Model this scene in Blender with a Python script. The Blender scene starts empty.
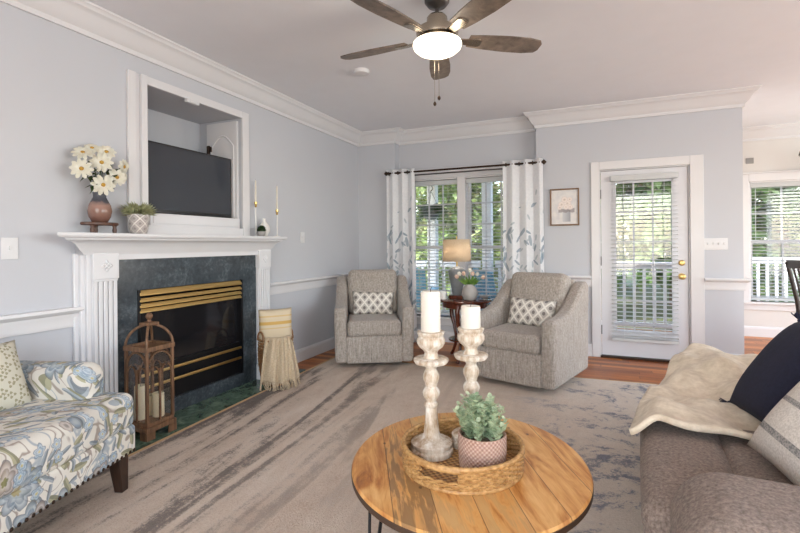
import bpy, math, random
from mathutils import Matrix, Vector, Euler
R = math.radians
PI = math.pi
S = bpy.context.scene
COL = S.collection
rng = random.Random(7)

# ------------------------------------------------------------------ camera
cam_d = bpy.data.cameras.new('camera')
cam_d.sensor_width = 36.0
cam_d.lens = 36.0 * 460.0 / 800.0
cam_d.shift_y = -0.0269
cam_d.clip_start = 0.02
cam_d.clip_end = 200
cam = bpy.data.objects.new('camera', cam_d)
COL.objects.link(cam)
CAM_H = 1.245
cam.matrix_world = (Matrix.Translation((0, 0, CAM_H)) @ Matrix.Rotation(R(23.0), 4, 'Z')
                    @ Matrix.Rotation(R(90), 4, 'X') @ Matrix.Rotation(R(-0.5), 4, 'Z'))
S.camera = cam

# ------------------------------------------------------------------ sky, sun, added fill lights, exposure
W = bpy.data.worlds.new('sky')
S.world = W
W.use_nodes = True
wn = W.node_tree.nodes
wl = W.node_tree.links
sky = wn.new('ShaderNodeTexSky')
sky.sky_type = 'NISHITA'
sky.sun_disc = False
sky.sun_elevation = R(48)
sky.sun_rotation = R(200)
sky.air_density = 1.2
sky.dust_density = 2.0
wn['Background'].inputs['Strength'].default_value = 0.9
wl.new(sky.outputs[0], wn['Background'].inputs['Color'])


def light(name, kind, loc, energy, color=(1, 1, 1), rot=(0, 0, 0), size=None, size_y=None, radius=None):
    d = bpy.data.lights.new(name, kind)
    d.energy = energy
    d.color = color
    if kind == 'AREA':
        d.shape = 'RECTANGLE'
        d.size = size
        d.size_y = size_y
    elif kind == 'POINT':
        d.shadow_soft_size = radius
    elif kind == 'SUN':
        d.angle = R(2)
    o = bpy.data.objects.new(name, d)
    o.location = loc
    o.rotation_euler = rot
    COL.objects.link(o)
    return o


light('sun', 'SUN', (0, 0, 12), 5.5, (1.0, 0.95, 0.85), (R(42), 0, R(-25)))
# added fill lights, set in unseen openings of the rear and right walls
light('rear_fill', 'AREA', (0.4, -2.55, 1.45), 92, (0.97, 0.98, 1.0), (R(90), 0, R(180) + R(180)), 3.6, 2.2)
light('side_fill', 'AREA', (4.35, 1.6, 1.45), 138, (0.97, 0.985, 1.0), (R(90), 0, R(90)), 4.4, 2.2)
light('nook_fill', 'AREA', (4.35, 6.4, 1.5), 50, (1.0, 0.95, 0.9), (R(90), 0, R(90)), 1.6, 2.0)
S.view_settings.view_transform = 'Standard'
S.view_settings.look = 'None'
S.view_settings.gamma = 1.0
S.view_settings.use_curve_mapping = False
S.view_settings.exposure = 0.12


# ------------------------------------------------------------------ node helpers
class V:
    """A scalar socket with arithmetic."""
    def __init__(s, nt, sock):
        s.nt, s.s = nt, sock

    def _m(s, op, *a):
        n = s.nt.nodes.new('ShaderNodeMath')
        n.operation = op
        for i, x in enumerate((s,) + a):
            if isinstance(x, V):
                s.nt.links.new(x.s, n.inputs[i])
            else:
                n.inputs[i].default_value = x
        return V(s.nt, n.outputs[0])

    def __add__(s, o): return s._m('ADD', o)
    __radd__ = __add__
    def __sub__(s, o): return s._m('SUBTRACT', o)
    def __rsub__(s, o): return (s * -1.0) + o
    def __mul__(s, o): return s._m('MULTIPLY', o)
    __rmul__ = __mul__
    def __truediv__(s, o): return s._m('DIVIDE', o)
    def sin(s): return s._m('SINE')
    def cos(s): return s._m('COSINE')
    def abs(s): return s._m('ABSOLUTE')
    def frac(s): return s._m('FRACT')
    def floor(s): return s._m('FLOOR')
    def sqrt(s): return s._m('SQRT')
    def pw(s, o): return s._m('POWER', o)
    def lt(s, o): return s._m('LESS_THAN', o)
    def gt(s, o): return s._m('GREATER_THAN', o)
    def mx(s, o): return s._m('MAXIMUM', o)
    def mn(s, o): return s._m('MINIMUM', o)
    def atan2(s, o): return s._m('ARCTAN2', o)
    def wrap(s, a, b): return s._m('WRAP', b, a)

    def step(s, a, b):
        n = s.nt.nodes.new('ShaderNodeMapRange')
        n.interpolation_type = 'SMOOTHSTEP'
        s.nt.links.new(s.s, n.inputs[0])
        n.inputs[1].default_value = a
        n.inputs[2].default_value = b
        return V(s.nt, n.outputs[0])


class M:
    """Material builder."""
    def __init__(s, name, color=(.8, .8, .8), rough=.5, metal=0., **kw):
        s.m = bpy.data.materials.new(name)
        s.m.use_nodes = True
        s.nt = s.m.node_tree
        s.b = s.nt.nodes['Principled BSDF']
        s.b.inputs['Base Color'].default_value = (*color, 1)
        s.b.inputs['Roughness'].default_value = rough
        s.b.inputs['Metallic'].default_value = metal
        for k, v in kw.items():
            s.b.inputs[k].default_value = v

    def coords(s, kind='Object'):
        n = s.nt.nodes.new('ShaderNodeTexCoord')
        s.vec = n.outputs[kind]
        x = s.nt.nodes.new('ShaderNodeSeparateXYZ')
        s.nt.links.new(s.vec, x.inputs[0])
        return [V(s.nt, o) for o in x.outputs]

    def comb(s, x, y, z=0.):
        n = s.nt.nodes.new('ShaderNodeCombineXYZ')
        for i, a in enumerate((x, y, z)):
            if isinstance(a, V):
                s.nt.links.new(a.s, n.inputs[i])
            else:
                n.inputs[i].default_value = a
        return n.outputs[0]

    def noise(s, vec, scale, detail=3., rough=.5, dist=0.):
        n = s.nt.nodes.new('ShaderNodeTexNoise')
        s.nt.links.new(vec, n.inputs['Vector'])
        n.inputs['Scale'].default_value = scale
        n.inputs['Detail'].default_value = detail
        n.inputs['Roughness'].default_value = rough
        n.inputs['Distortion'].default_value = dist
        return V(s.nt, n.outputs[0])

    def voro(s, vec, scale, dims='2D', rand=1.):
        n = s.nt.nodes.new('ShaderNodeTexVoronoi')
        n.voronoi_dimensions = dims
        s.nt.links.new(vec, n.inputs['Vector'])
        n.inputs['Scale'].default_value = scale
        n.inputs['Randomness'].default_value = rand
        c = s.nt.nodes.new('ShaderNodeSeparateColor')
        s.nt.links.new(n.outputs['Color'], c.inputs[0])
        p = s.nt.nodes.new('ShaderNodeSeparateXYZ')
        s.nt.links.new(n.outputs['Position'], p.inputs[0])
        return V(s.nt, n.outputs['Distance']), [V(s.nt, o) for o in c.outputs], [V(s.nt, o) for o in p.outputs]

    def ramp(s, f, stops):
        n = s.nt.nodes.new('ShaderNodeValToRGB')
        s.nt.links.new(f.s, n.inputs[0])
        e = n.color_ramp.elements
        while len(e) < len(stops):
            e.new(.5)
        for q, (p, c) in zip(e, stops):
            q.position = p
            q.color = (*c, 1)
        return n.outputs[0]

    def mix(s, f, a, b, mode='MIX'):
        n = s.nt.nodes.new('ShaderNodeMix')
        n.data_type = 'RGBA'
        n.blend_type = mode
        if isinstance(f, V):
            s.nt.links.new(f.s, n.inputs[0])
        else:
            n.inputs[0].default_value = f
        for i, c in ((6, a), (7, b)):
            if isinstance(c, tuple):
                n.inputs[i].default_value = (*c, 1)
            else:
                s.nt.links.new(c, n.inputs[i])
        return n.outputs[2]

    def color(s, sock):
        s.nt.links.new(sock, s.b.inputs['Base Color'])
        return s

    def rough(s, v):
        s.nt.links.new(v.s, s.b.inputs['Roughness'])
        return s

    def bump(s, h, strength=.3, dist=.01):
        n = s.nt.nodes.new('ShaderNodeBump')
        n.inputs['Strength'].default_value = strength
        n.inputs['Distance'].default_value = dist
        s.nt.links.new(h.s, n.inputs['Height'])
        s.nt.links.new(n.outputs[0], s.b.inputs['Normal'])
        return s


def plain(name, color, rough=.5, metal=0., vary=.08, scale=6., bump=0., bscale=80., **kw):
    m = M(name, color, rough, metal, **kw)
    m.coords()
    n = m.noise(m.vec, scale, 4.)
    lo = tuple(max(0, c * (1 - vary)) for c in color)
    hi = tuple(min(1, c * (1 + vary)) for c in color)
    m.color(m.ramp(n, [(.3, lo), (.7, hi)]))
    if bump:
        m.bump(m.noise(m.vec, bscale, 3.), bump, .004)
    return m.m


def srgb(r, g, b):
    return tuple(((c / 255) / 12.92 if c / 255 <= .04045 else ((c / 255 + .055) / 1.055) ** 2.4) for c in (r, g, b))


# ------------------------------------------------------------------ materials
MT = {}
MT['wall'] = plain('wall_paint', srgb(193, 195, 201), .75, vary=.012, scale=1.5, bump=.06, bscale=220)
MT['nook'] = plain('nook_paint', srgb(216, 213, 210), .75, vary=.01, scale=1.5)
MT['ceil'] = plain('ceiling_paint', srgb(230, 231, 236), .9, vary=.01, bump=.08, bscale=160)
MT['trim'] = plain('white_trim', srgb(216, 215, 217), .4, vary=.01)
MT['door'] = plain('door_paint', srgb(208, 208, 213), .4, vary=.01)
MT['mantel'] = plain('mantel_paint', srgb(217, 217, 220), .4, vary=.015)
m = M('blind_white', srgb(226, 228, 229), .5)
tl = m.nt.nodes.new('ShaderNodeBsdfTranslucent')
tl.inputs[0].default_value = (*srgb(226, 228, 229), 1)
mx = m.nt.nodes.new('ShaderNodeMixShader')
mx.inputs[0].default_value = .35
m.nt.links.new(m.b.outputs[0], mx.inputs[1])
m.nt.links.new(tl.outputs[0], mx.inputs[2])
m.nt.links.new(mx.outputs[0], m.nt.nodes['Material Output'].inputs[0])
MT['blind'] = m.m
MT['brass'] = M('brass', srgb(216, 184, 120), .3, 1.).m
MT['bronze'] = M('bronze', srgb(60, 45, 36), .4, .7).m
MT['black_metal'] = M('black_metal', (.012, .012, .014), .4, .6).m
MT['nickel'] = M('nickel', srgb(175, 165, 150), .25, 1.).m
MT['pewter'] = M('pewter', srgb(95, 92, 90), .35, .9).m
MT['charcoal'] = plain('charcoal_firebox', (.012, .012, .013), .6)
MT['plastic'] = M('white_plastic', srgb(216, 216, 218), .4).m
MT['candle'] = M('candle_wax', srgb(218, 212, 202), .5, 0., **{'Subsurface Weight': .25, 'Subsurface Radius': (.02, .015, .01)}).m
MT['cream_candle'] = M('cream_candle_wax', srgb(232, 222, 190), .5, 0., **{'Subsurface Weight': .25, 'Subsurface Radius': (.02, .015, .01)}).m
MT['wick'] = M('wick', (.02, .02, .02), .9).m

# glass
g = M('window_glass', (1, 1, 1), .0, 0.)
tr = g.nt.nodes.new('ShaderNodeBsdfTransparent')
gl = g.nt.nodes.new('ShaderNodeBsdfGlossy')
gl.inputs['Roughness'].default_value = .02
ms = g.nt.nodes.new('ShaderNodeMixShader')
ms.inputs[0].default_value = .06
g.nt.links.new(tr.outputs[0], ms.inputs[1])
g.nt.links.new(gl.outputs[0], ms.inputs[2])
g.nt.links.new(ms.outputs[0], g.nt.nodes['Material Output'].inputs[0])
MT['glass'] = g.m

# hardwood floor: planks running along x
m = M('oak_floor', rough=.36)
x, y, z = m.coords()
row = (y / .083).floor()
off = (row * 12.9898).sin() * 43758.5
off = off.frac()
xx = x / 1.1 + off * 3.1
pl = (xx.floor() * 7.13 + row * 3.77).sin() * 4375.85
t = pl.frac()
grain = m.noise(m.comb(x * 1.6, y * 28., off * 9.), 3., 5., .6, .6)
c = m.ramp(grain * .55 + t * .45, [(.25, srgb(118, 60, 20)), (.5, srgb(172, 98, 40)), (.75, srgb(204, 130, 62))])
gap = (y / .083).frac()
edge = gap.lt(.03).mx(xx.frac().lt(.004))
m.color(m.mix(edge, c, srgb(60, 28, 14)))
m.bump(grain - edge * 2., .12, .003)
MT['floor'] = m.m

# rug
m = M('rug_pile', rough=.95)
x, y, z = m.coords()
w1 = m.noise(m.comb(x * 2.6, y * .8, 0.), 1.15, 5., .62, .8)
w2 = m.noise(m.comb(x * 3.3 + y * .22, y * .40, 3.), 1.3, 3.5, .55, .7)
fine = m.noise(m.vec, 75., 3., .8)
mid = m.noise(m.vec, 11., 4., .7)
side = x.step(1.7, 2.7)             # blotchy blue-grey towards the sofa side
left = (1. - x.step(.45, 1.75)) * (1. - y.step(.6, 1.6) * .6)
base = m.ramp(w1 * .38 + fine * .42 + mid * .2, [(.3, srgb(168, 147, 131)), (.5, srgb(200, 183, 167)), (.7, srgb(219, 208, 196))])
streak = (w2 * .66 + fine * .2 + mid * .14 + left * .045).step(.525, .60)
streak = streak * (left * .92 + .05)
sc = m.ramp(fine, [(.3, srgb(66, 61, 62)), (.7, srgb(114, 105, 100))])
c = m.mix(streak * .95, base, sc)
w3 = m.noise(m.comb(x * 2.4, y * 2.8, 7.), 1.15, 6., .75, .5)
bl = (w3 * .66 + fine * .22 + mid * .22 - y.step(-2.6, 1.6) * .07).step(.492, .565) * side
c = m.mix(side * .7, c, m.ramp(fine * .6 + mid * .4, [(.3, srgb(190, 181, 171)), (.7, srgb(216, 208, 199))]))
c = m.mix(bl * .9, c, m.ramp(fine, [(.3, srgb(80, 88, 106)), (.7, srgb(130, 134, 148))]))
m.color(c)
m.bump(m.noise(m.vec, 150., 2.) + fine, .6, .008)
MT['rug'] = m.m
MT['rug_border'] = plain('rug_binding', srgb(196, 164, 126), .9, bump=.3)

# green marble
m = M('green_marble', rough=.12)
m.coords()
n1 = m.noise(m.vec, 3.2, 7., .65, 1.6)
n2 = m.noise(m.vec, 9., 6., .7, .8)
vein = ((n1 - .5).abs() * 14.).step(1., 0.)
c = m.ramp(n2 * .6 + n1 * .4, [(.3, srgb(34, 50, 42)), (.5, srgb(70, 94, 80)), (.68, srgb(136, 158, 136))])
m.color(m.mix(vein * .35, c, srgb(120, 142, 122)))
MT['marble'] = m.m
m = M('surround_marble', rough=.14)
m.coords()
n1 = m.noise(m.vec, 5., 7., .7, 1.)
n2 = m.noise(m.vec, 40., 3., .7)
c = m.ramp(n1 * .6 + n2 * .4, [(.3, srgb(36, 43, 48)), (.52, srgb(64, 72, 78)), (.7, srgb(104, 112, 118))])
m.color(c)
MT['surround'] = m.m


def fabric(name, lo, hi, scale=60., bump=.5, streak=True, sheen=.15):
    m = M(name, rough=.92)
    x, y, z = m.coords()
    a = m.noise(m.vec, scale, 4., .7)
    b = m.noise(m.comb(x * 90., y * 90., z * 9.), 1.2, 3., .6) if streak else m.noise(m.vec, scale * .55, 3.)
    m.color(m.ramp(a * .5 + b * .5, [(.32, lo), (.68, hi)]))
    m.bump(a + b * .6, bump, .004)
    m.b.inputs['Sheen Weight'].default_value = sheen
    return m.m


MT['chenille'] = fabric('grey_chenille', srgb(120, 111, 103), srgb(188, 179, 170))
MT['sofa'] = fabric('taupe_upholstery', srgb(88, 77, 71), srgb(158, 143, 133), 170., .4, False, .05)
MT['navy'] = fabric('navy_cotton', srgb(16, 19, 40), srgb(30, 34, 58), 120., .2, False, .0)
MT['plush'] = fabric('beige_plush', srgb(190, 174, 150), srgb(232, 220, 200), 30., .5, False)
MT['throw'] = fabric('cream_knit', srgb(166, 146, 118), srgb(206, 188, 160), 150., .6, False)
MT['linen_shade'] = None

# floral upholstery
m = M('floral_linen', rough=.85)
x, y, z = m.coords()
u = x + y * .35
v = z * 1.0 - y * .95
warp = m.noise(m.vec, 5., 2.)
uu = u + (warp - .5) * .05
vv = v + (warp - .5) * .05
p2 = m.comb(uu, vv, 0.)
base = m.ramp(m.noise(m.vec, 2.6, 3.), [(.3, srgb(196, 190, 180)), (.6, srgb(220, 216, 206))])
# taupe and blue washes, scrolling
scroll = m.noise(p2, 6.5, 2., .4, 1.6)
c = m.mix(((scroll - .56).abs() * 30.).step(1., .2) * .8, base, srgb(138, 124, 114))
c = m.mix(((scroll - .38).abs() * 26.).step(1., .3) * .8, c, srgb(146, 158, 168))


def flowers(scale, petals, R0, lo, hi, core, thresh, invert=False, seed=0.):
    global c
    P = m.comb(uu + seed, vv + seed * .7, 0.)
    d, rc, pos = m.voro(P, scale, '2D', .9)
    dx = (uu + seed) - pos[0]
    dy = (vv + seed * .7) - pos[1]
    r = (dx * dx + dy * dy).sqrt()
    a = dy.atan2(dx) + rc[1] * 6.28
    lim = ((a * (petals * .5)).cos().abs() * .35 + .68) * R0
    f = r / lim
    on = f.lt(1.) * rc[0].gt(thresh)
    body = m.ramp(f, [(0., core), (.2, core), (.26, hi), (.62, lo), (.7, hi), (.9, lo), (1., srgb(92, 92, 96))])
    c = m.mix(on * .78, c, body)


def leaves(scale, L, Wd, lo, hi, thresh, seed):
    global c
    P = m.comb(uu + seed, vv - seed, 0.)
    d, rc, pos = m.voro(P, scale, '2D', 1.)
    dx = (uu + seed) - pos[0]
    dy = (vv - seed) - pos[1]
    ca = (rc[1] * 6.28).cos()
    sa = (rc[1] * 6.28).sin()
    lx = dx * ca + dy * sa
    ly = dy * ca - dx * sa
    e = (lx / L) * (lx / L) + (ly / Wd) * (ly / Wd)
    on = e.lt(1.) * rc[0].gt(thresh)
    c = m.mix(on * .9, c, m.mix(ly.gt(0.), lo, hi))


leaves(13., .05, .014, srgb(126, 124, 96), srgb(160, 156, 126), .35, 3.3)
leaves(17., .036, .010, srgb(108, 118, 126), srgb(150, 158, 164), .4, 8.1)
flowers(4.6, 7., .090, srgb(112, 128, 142), srgb(168, 178, 184), srgb(160, 148, 108), .50)
flowers(6.1, 5., .062, srgb(136, 122, 112), srgb(196, 184, 174), srgb(120, 118, 70), .55, seed=4.7)
flowers(12., 5., .026, srgb(124, 146, 166), srgb(186, 200, 210), srgb(196, 182, 120), .68, seed=9.4)
m.color(c)
m.bump(m.noise(m.vec, 260., 2.), .25, .003)
MT['floral'] = m.m

# lumbar pillow: grey ogee lattice with teardrops
m = M('lattice_print', rough=.9)
x, y, z = m.coords()
k = 10.6
u = x * k
v = z * k * .82
s1 = ((u + v).frac() - .5).abs()
s2 = ((u - v).frac() - .5).abs()
line = s1.gt(.40).mx(s2.gt(.40))
core = (s1 * s1 + s2 * s2).sqrt()
tear = core.lt(.21)
ring = tear * core.gt(.1) * ((v * 5.).frac().gt(.4))
c = m.mix(line, srgb(214, 208, 198), srgb(150, 145, 140))
c = m.mix(tear, c, srgb(128, 122, 116))
c = m.mix(ring, c, srgb(96, 92, 90))
m.color(m.mix(line * 1., c, srgb(222, 217, 208)))
edge_c = m.mix(line, m.mix(tear, srgb(186, 180, 172), srgb(122, 116, 112)), srgb(226, 221, 212))
m.color(edge_c)
m.bump(m.noise(m.vec, 240., 2.), .2, .003)
MT['lattice'] = m.m

# beige patterned pillow on the loveseat
m = M('beige_print', rough=.9)
x, y, z = m.coords()
d, rc, pos = m.voro(m.comb(x, z, 0.), 26., '2D', .7)
dx = x - pos[0]
dy = z - pos[1]
a = (dy.atan2(dx) * 3.).cos() * .006 + .012
r = (dx * dx + dy * dy).sqrt()
c = m.mix(r.lt(a) * r.gt(.006), srgb(198, 194, 178), srgb(150, 144, 118))
m.color(c)
MT['beige_print'] = m.m

# white pillow with grey stripes
m = M('striped_linen', rough=.92)
x, y, z = m.coords()
s1 = ((z + .135).abs()).lt(.011)
s2 = ((z + .02).abs()).lt(.009)
s3 = ((z - .12).abs()).lt(.010)
thread = m.noise(m.comb(x * 160., z * 160., y * 20.), 1., 2., .5)
base = m.ramp(thread, [(.3, srgb(196, 190, 182)), (.7, srgb(226, 221, 214))])
dash = thread.step(.42, .58)
m.color(m.mix(s1.mx(s2).mx(s3) * (dash * .4 + .45), base, srgb(92, 94, 98)))
m.bump(thread, .3, .003)
MT['striped'] = m.m

# cream pillow with a yellow band
m = M('banded_cream', rough=.9)
x, y, z = m.coords()
b1 = ((z - .055).abs()).lt(.014)
b2 = ((z - .115).abs()).lt(.006)
b3 = ((z - .01).abs()).lt(.004)
m.color(m.mix(b1.mx(b2 * .6).mx(b3 * .6), srgb(204, 188, 160), srgb(196, 160, 92)))
m.bump(m.noise(m.vec, 200., 2.), .3, .003)
MT['banded'] = m.m

# curtain with blue leaf sprays
m = M('leaf_curtain', rough=.85)
x, y, z = m.coords()


def spray(cc, scale, L, Wd, col, thresh, seed, dens):
    d, rc, pos = m.voro(m.comb(x + seed, z * .8, 0.), scale, '2D', 1.)
    dx = (x + seed) - pos[0]
    dz = z * .8 - pos[1]
    a = rc[1] * 2.2 + .45
    ca, sa = a.cos(), a.sin()
    lx = dx * ca + dz * sa
    ly = dz * ca - dx * sa
    e = (lx / L) * (lx / L) + (ly / Wd) * (ly / Wd)
    on = e.lt(1.) * (rc[0] + dens).gt(thresh)
    return m.mix(on * .75, cc, col)


dens = (z.step(-.05, .3) * (1. - z.step(1.05, 1.75))) * .64
base = m.ramp(m.noise(m.vec, 40., 2.), [(.3, srgb(240, 241, 244)), (.7, srgb(247, 248, 250))])
c = spray(base, 7.5, .055, .016, srgb(158, 176, 190), 1.0, 0., dens)
c = spray(c, 11., .036, .010, srgb(140, 160, 178), 1.12, 5.3, dens)
c = spray(c, 12., .030, .009, srgb(190, 200, 206), .95, 9.1, dens)
m.color(c)
tl = m.nt.nodes.new('ShaderNodeBsdfTranslucent')
m.nt.links.new(c, tl.inputs[0])
mx = m.nt.nodes.new('ShaderNodeMixShader')
mx.inputs[0].default_value = .35
m.nt.links.new(m.b.outputs[0], mx.inputs[1])
m.nt.links.new(tl.outputs[0], mx.inputs[2])
m.nt.links.new(mx.outputs[0], m.nt.nodes['Material Output'].inputs[0])
MT['curtain'] = m.m

# mango-wood table top, planks along local y
m = M('mango_wood', rough=.32)
x, y, z = m.coords()
wob = m.noise(m.comb(x * .5, y * 2., 0.), 2., 2.)
x, y = x * .974 + y * .225, y * .974 - x * .225
pk = x / .128 + 3.35
row = pk.floor()
h = ((row * 12.98).sin() * 4375.8).frac()
g1 = m.noise(m.comb(x * 5.5, y * 1.25, h * 20.), 2.2, 4., .55, 1.6)
g2 = m.noise(m.comb(x * 26., y * 2.2, h * 11.), 3., 4., .6, .4)
c = m.ramp(g1 * .72 + g2 * .3 + h * .12, [(.34, srgb(120, 70, 34)), (.46, srgb(176, 116, 58)), (.56, srgb(204, 150, 86)), (.72, srgb(226, 182, 120))])
dk = (g1 * .6 + g2 * .4).step(.46, .56) * ((row - 1.).abs().lt(.5)).mx(h.gt(.8) * .45)
c = m.mix(dk * .7, c, srgb(92, 62, 42))
d, rc, pos = m.voro(m.comb(x * 1.6, y, 0.), 4.2, '2D', 1.)
knot = d.step(.05, .02) * rc[0].gt(.6)
c = m.mix(knot * .8, c, srgb(64, 38, 22))
seam = ((pk.frac() - .5).abs()).gt(.488)
m.color(m.mix(seam * .7, c, srgb(70, 42, 24)))
m.bump(g2 - seam * 1.5, .12, .003)
MT['mango'] = m.m
MT['table_edge'] = plain('dark_table_edge', srgb(64, 46, 34), .5, vary=.2)


def wood(name, lo, hi, rough=.4, sx=30., sz=3., scale=2.):
    m = M(name, rough=rough)
    x, y, z = m.coords()
    n = m.noise(m.comb(x * sx, y * sx, z * sz), scale, 5., .6, .5)
    m.color(m.ramp(n, [(.3, lo), (.7, hi)]))
    m.bump(n, .15, .003)
    return m.m


MT['mahogany'] = wood('mahogany', srgb(56, 24, 16), srgb(104, 50, 32), .2)
MT['dark_leg'] = wood('espresso_leg', srgb(34, 22, 16), srgb(66, 44, 32), .35)
MT['dining_wood'] = wood('dark_dining_wood', srgb(36, 28, 26), srgb(66, 52, 46), .35)
MT['lantern_wood'] = wood('rustic_lantern_wood', srgb(84, 58, 40), srgb(138, 102, 72), .55)
MT['riser_wood'] = wood('riser_wood', srgb(62, 38, 28), srgb(98, 62, 44), .4)
MT['frame_wood'] = wood('frame_wood', srgb(92, 68, 46), srgb(134, 102, 72), .45)
MT['blade_wood'] = wood('weathered_blade', srgb(84, 74, 66), srgb(134, 120, 108), .45, 5., 5., 3.)
m = M('whitewashed_wood', rough=.6)
x, y, z = m.coords()
n = m.noise(m.comb(x * 40., y * 40., z * 8.), 1.4, 5., .65)
n2 = m.noise(m.vec, 14., 4., .6)
f = n * .55 + n2 * .45
m.color(m.ramp(f, [(.36, srgb(148, 118, 86)), (.5, srgb(192, 178, 160)), (.62, srgb(224, 219, 210))]))
m.bump(n, .25, .003)
MT['whitewash'] = m.m

m = M('rattan', rough=.5)
x, y, z = m.coords()
n = m.noise(m.vec, 60., 3.)
m.color(m.ramp(n, [(.3, srgb(146, 106, 60)), (.7, srgb(196, 156, 102))]))
MT['rattan'] = m.m
m = M('rattan_floor', rough=.55)
x, y, z = m.coords()
wv = (x * 260.).sin() * (y * 260.).sin()
m.color(m.ramp(wv * .5 + .5, [(.2, srgb(120, 82, 44)), (.8, srgb(188, 146, 92))]))
m.bump(wv, .6, .004)
MT['rattan_floor'] = m.m
MT['wicker'] = wood('dark_wicker', srgb(104, 72, 44), srgb(168, 126, 84), .5)
m = M('woven_pot', rough=.8)
x, y, z = m.coords()
a = y.atan2(x)
wv = ((a * 34. + (z * 130.).floor() * 3.14159).sin()) * ((z * 130. * 3.14159).sin().abs())
m.color(m.ramp(wv * .5 + .5, [(.1, srgb(150, 116, 102)), (.6, srgb(180, 148, 132)), (.95, srgb(198, 172, 158))]))
m.bump(wv, .5, .004)
MT['woven_pot'] = m.m

m = M('two_tone_glaze', rough=.2)
x, y, z = m.coords()
n = m.noise(m.vec, 22., 3.)
zz = z + (n - .5) * .05
m.color(m.ramp(zz * 5., [(.1, srgb(116, 84, 74)), (.5, srgb(150, 118, 106)), (.6, srgb(120, 100, 96)), (.66, srgb(66, 66, 74)), (.9, srgb(82, 84, 92))]))
MT['glaze'] = m.m
m = M('ikat_ceramic', rough=.35)
x, y, z = m.coords()
a = y.atan2(x) * .955
u = a * 1.
v = z * 15.
d1 = ((u + v).frac() - .5).abs()
d2 = ((u - v).frac() - .5).abs()
mm = d1.mx(d2)
c = m.mix((mm.gt(.41)).mx(mm.gt(.2) * mm.lt(.28)), srgb(126, 116, 114), srgb(222, 216, 210))
m.color(c)
MT['ikat'] = m.m
MT['grey_bowl'] = plain('grey_bowl', srgb(150, 148, 146), .5)
MT['grey_ceramic'] = plain('grey_ceramic', srgb(120, 124, 128), .5, vary=.1, scale=20)
MT['ribbed_ceramic'] = plain('ribbed_ceramic', srgb(168, 164, 160), .5, vary=.08, scale=20)
MT['white_ceramic'] = plain('white_ceramic', srgb(226, 224, 220), .3, vary=.02)


def leafmat(name, lo, hi, scale=9., rough=.5, trans=.3):
    m = M(name, rough=rough)
    m.coords()
    n = m.noise(m.vec, scale, 2.)
    c = m.ramp(n, [(.3, lo), (.7, hi)])
    m.color(c)
    if trans:
        tl = m.nt.nodes.new('ShaderNodeBsdfTranslucent')
        m.nt.links.new(c, tl.inputs[0])
        mx = m.nt.nodes.new('ShaderNodeMixShader')
        mx.inputs[0].default_value = trans
        m.nt.links.new(m.b.outputs[0], mx.inputs[1])
        m.nt.links.new(tl.outputs[0], mx.inputs[2])
        m.nt.links.new(mx.outputs[0], m.nt.nodes['Material Output'].inputs[0])
    return m.m


MT['euc'] = leafmat('eucalyptus_leaf', srgb(142, 168, 136), srgb(218, 228, 196), 34)
MT['sage'] = leafmat('sage_leaf', srgb(128, 134, 96), srgb(196, 198, 158), 40)
MT['boxwood'] = leafmat('boxwood_leaf', srgb(24, 44, 20), srgb(52, 84, 38), 60)
MT['daisy_leaf'] = leafmat('daisy_leaf', srgb(40, 56, 30), srgb(78, 96, 52), 30)
MT['tulip_leaf'] = leafmat('tulip_leaf', srgb(80, 120, 50), srgb(140, 176, 84), 20)
MT['petal'] = leafmat('daisy_petal', srgb(222, 218, 200), srgb(240, 238, 226), 20)
MT['pink_petal'] = leafmat('pink_tulip', srgb(226, 190, 170), srgb(240, 216, 200), 20)
MT['white_petal'] = leafmat('white_tulip', srgb(230, 226, 214), srgb(242, 240, 232), 20)
MT['daisy_core'] = plain('daisy_core', srgb(170, 132, 52), .8, vary=.3, scale=120)
MT['tree_a'] = leafmat('tree_leaf_bright', srgb(110, 140, 84), srgb(186, 200, 142), 1.2, trans=.4)
MT['tree_b'] = leafmat('tree_leaf_deep', srgb(64, 98, 58), srgb(138, 166, 104), 1.2, trans=.4)
MT['tree_c'] = leafmat('tree_leaf_yellow', srgb(150, 158, 104), srgb(214, 214, 170), 1.2, trans=.4)
MT['bark'] = wood('bark', srgb(70, 58, 48), srgb(128, 112, 98), .9)
MT['lawn'] = plain('lawn', srgb(104, 112, 76), .95, vary=.3, scale=3)
MT['deck'] = plain('deck_boards', srgb(188, 184, 180), .7, vary=.12, scale=4)
MT['rail_white'] = plain('porch_white', srgb(236, 236, 236), .5, vary=.02)
MT['siding'] = plain('blue_siding', srgb(176, 194, 208), .6, vary=.04)
MT['blue_wood'] = plain('blue_chair_paint', srgb(120, 178, 205), .5, vary=.1)
MT['fern'] = leafmat('fern_leaf', srgb(44, 84, 40), srgb(96, 140, 70), 8)

m = M('shade_linen', srgb(214, 184, 146), .9)
x, y, z = m.coords()
n = m.noise(m.comb(x * 60., y * 60., z * 60.), 2., 3.)
c = m.ramp(n, [(.3, srgb(214, 196, 170)), (.7, srgb(228, 214, 194))])
m.color(c)
tl = m.nt.nodes.new('ShaderNodeBsdfTranslucent')
m.nt.links.new(c, tl.inputs[0])
mx = m.nt.nodes.new('ShaderNodeMixShader')
mx.inputs[0].default_value = .5
m.nt.links.new(m.b.outputs[0], mx.inputs[1])
m.nt.links.new(tl.outputs[0], mx.inputs[2])
m.nt.links.new(mx.outputs[0], m.nt.nodes['Material Output'].inputs[0])
MT['shade'] = m.m
m = M('lit_glass_bowl', srgb(250, 240, 220), .3)
m.b.inputs['Emission Color'].default_value = (1., .86, .66, 1)
m.b.inputs['Emission Strength'].default_value = 3.0
MT['bowl_light'] = m.m
m = M('tv_screen', (.042, .047, .058), .09)
MT['screen'] = m.m
MT['tv_body'] = M('tv_body', (.012, .012, .014), .3).m
m = M('fire_glass', (.01, .01, .012), .08)
MT['fire_glass'] = m.m
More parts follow.
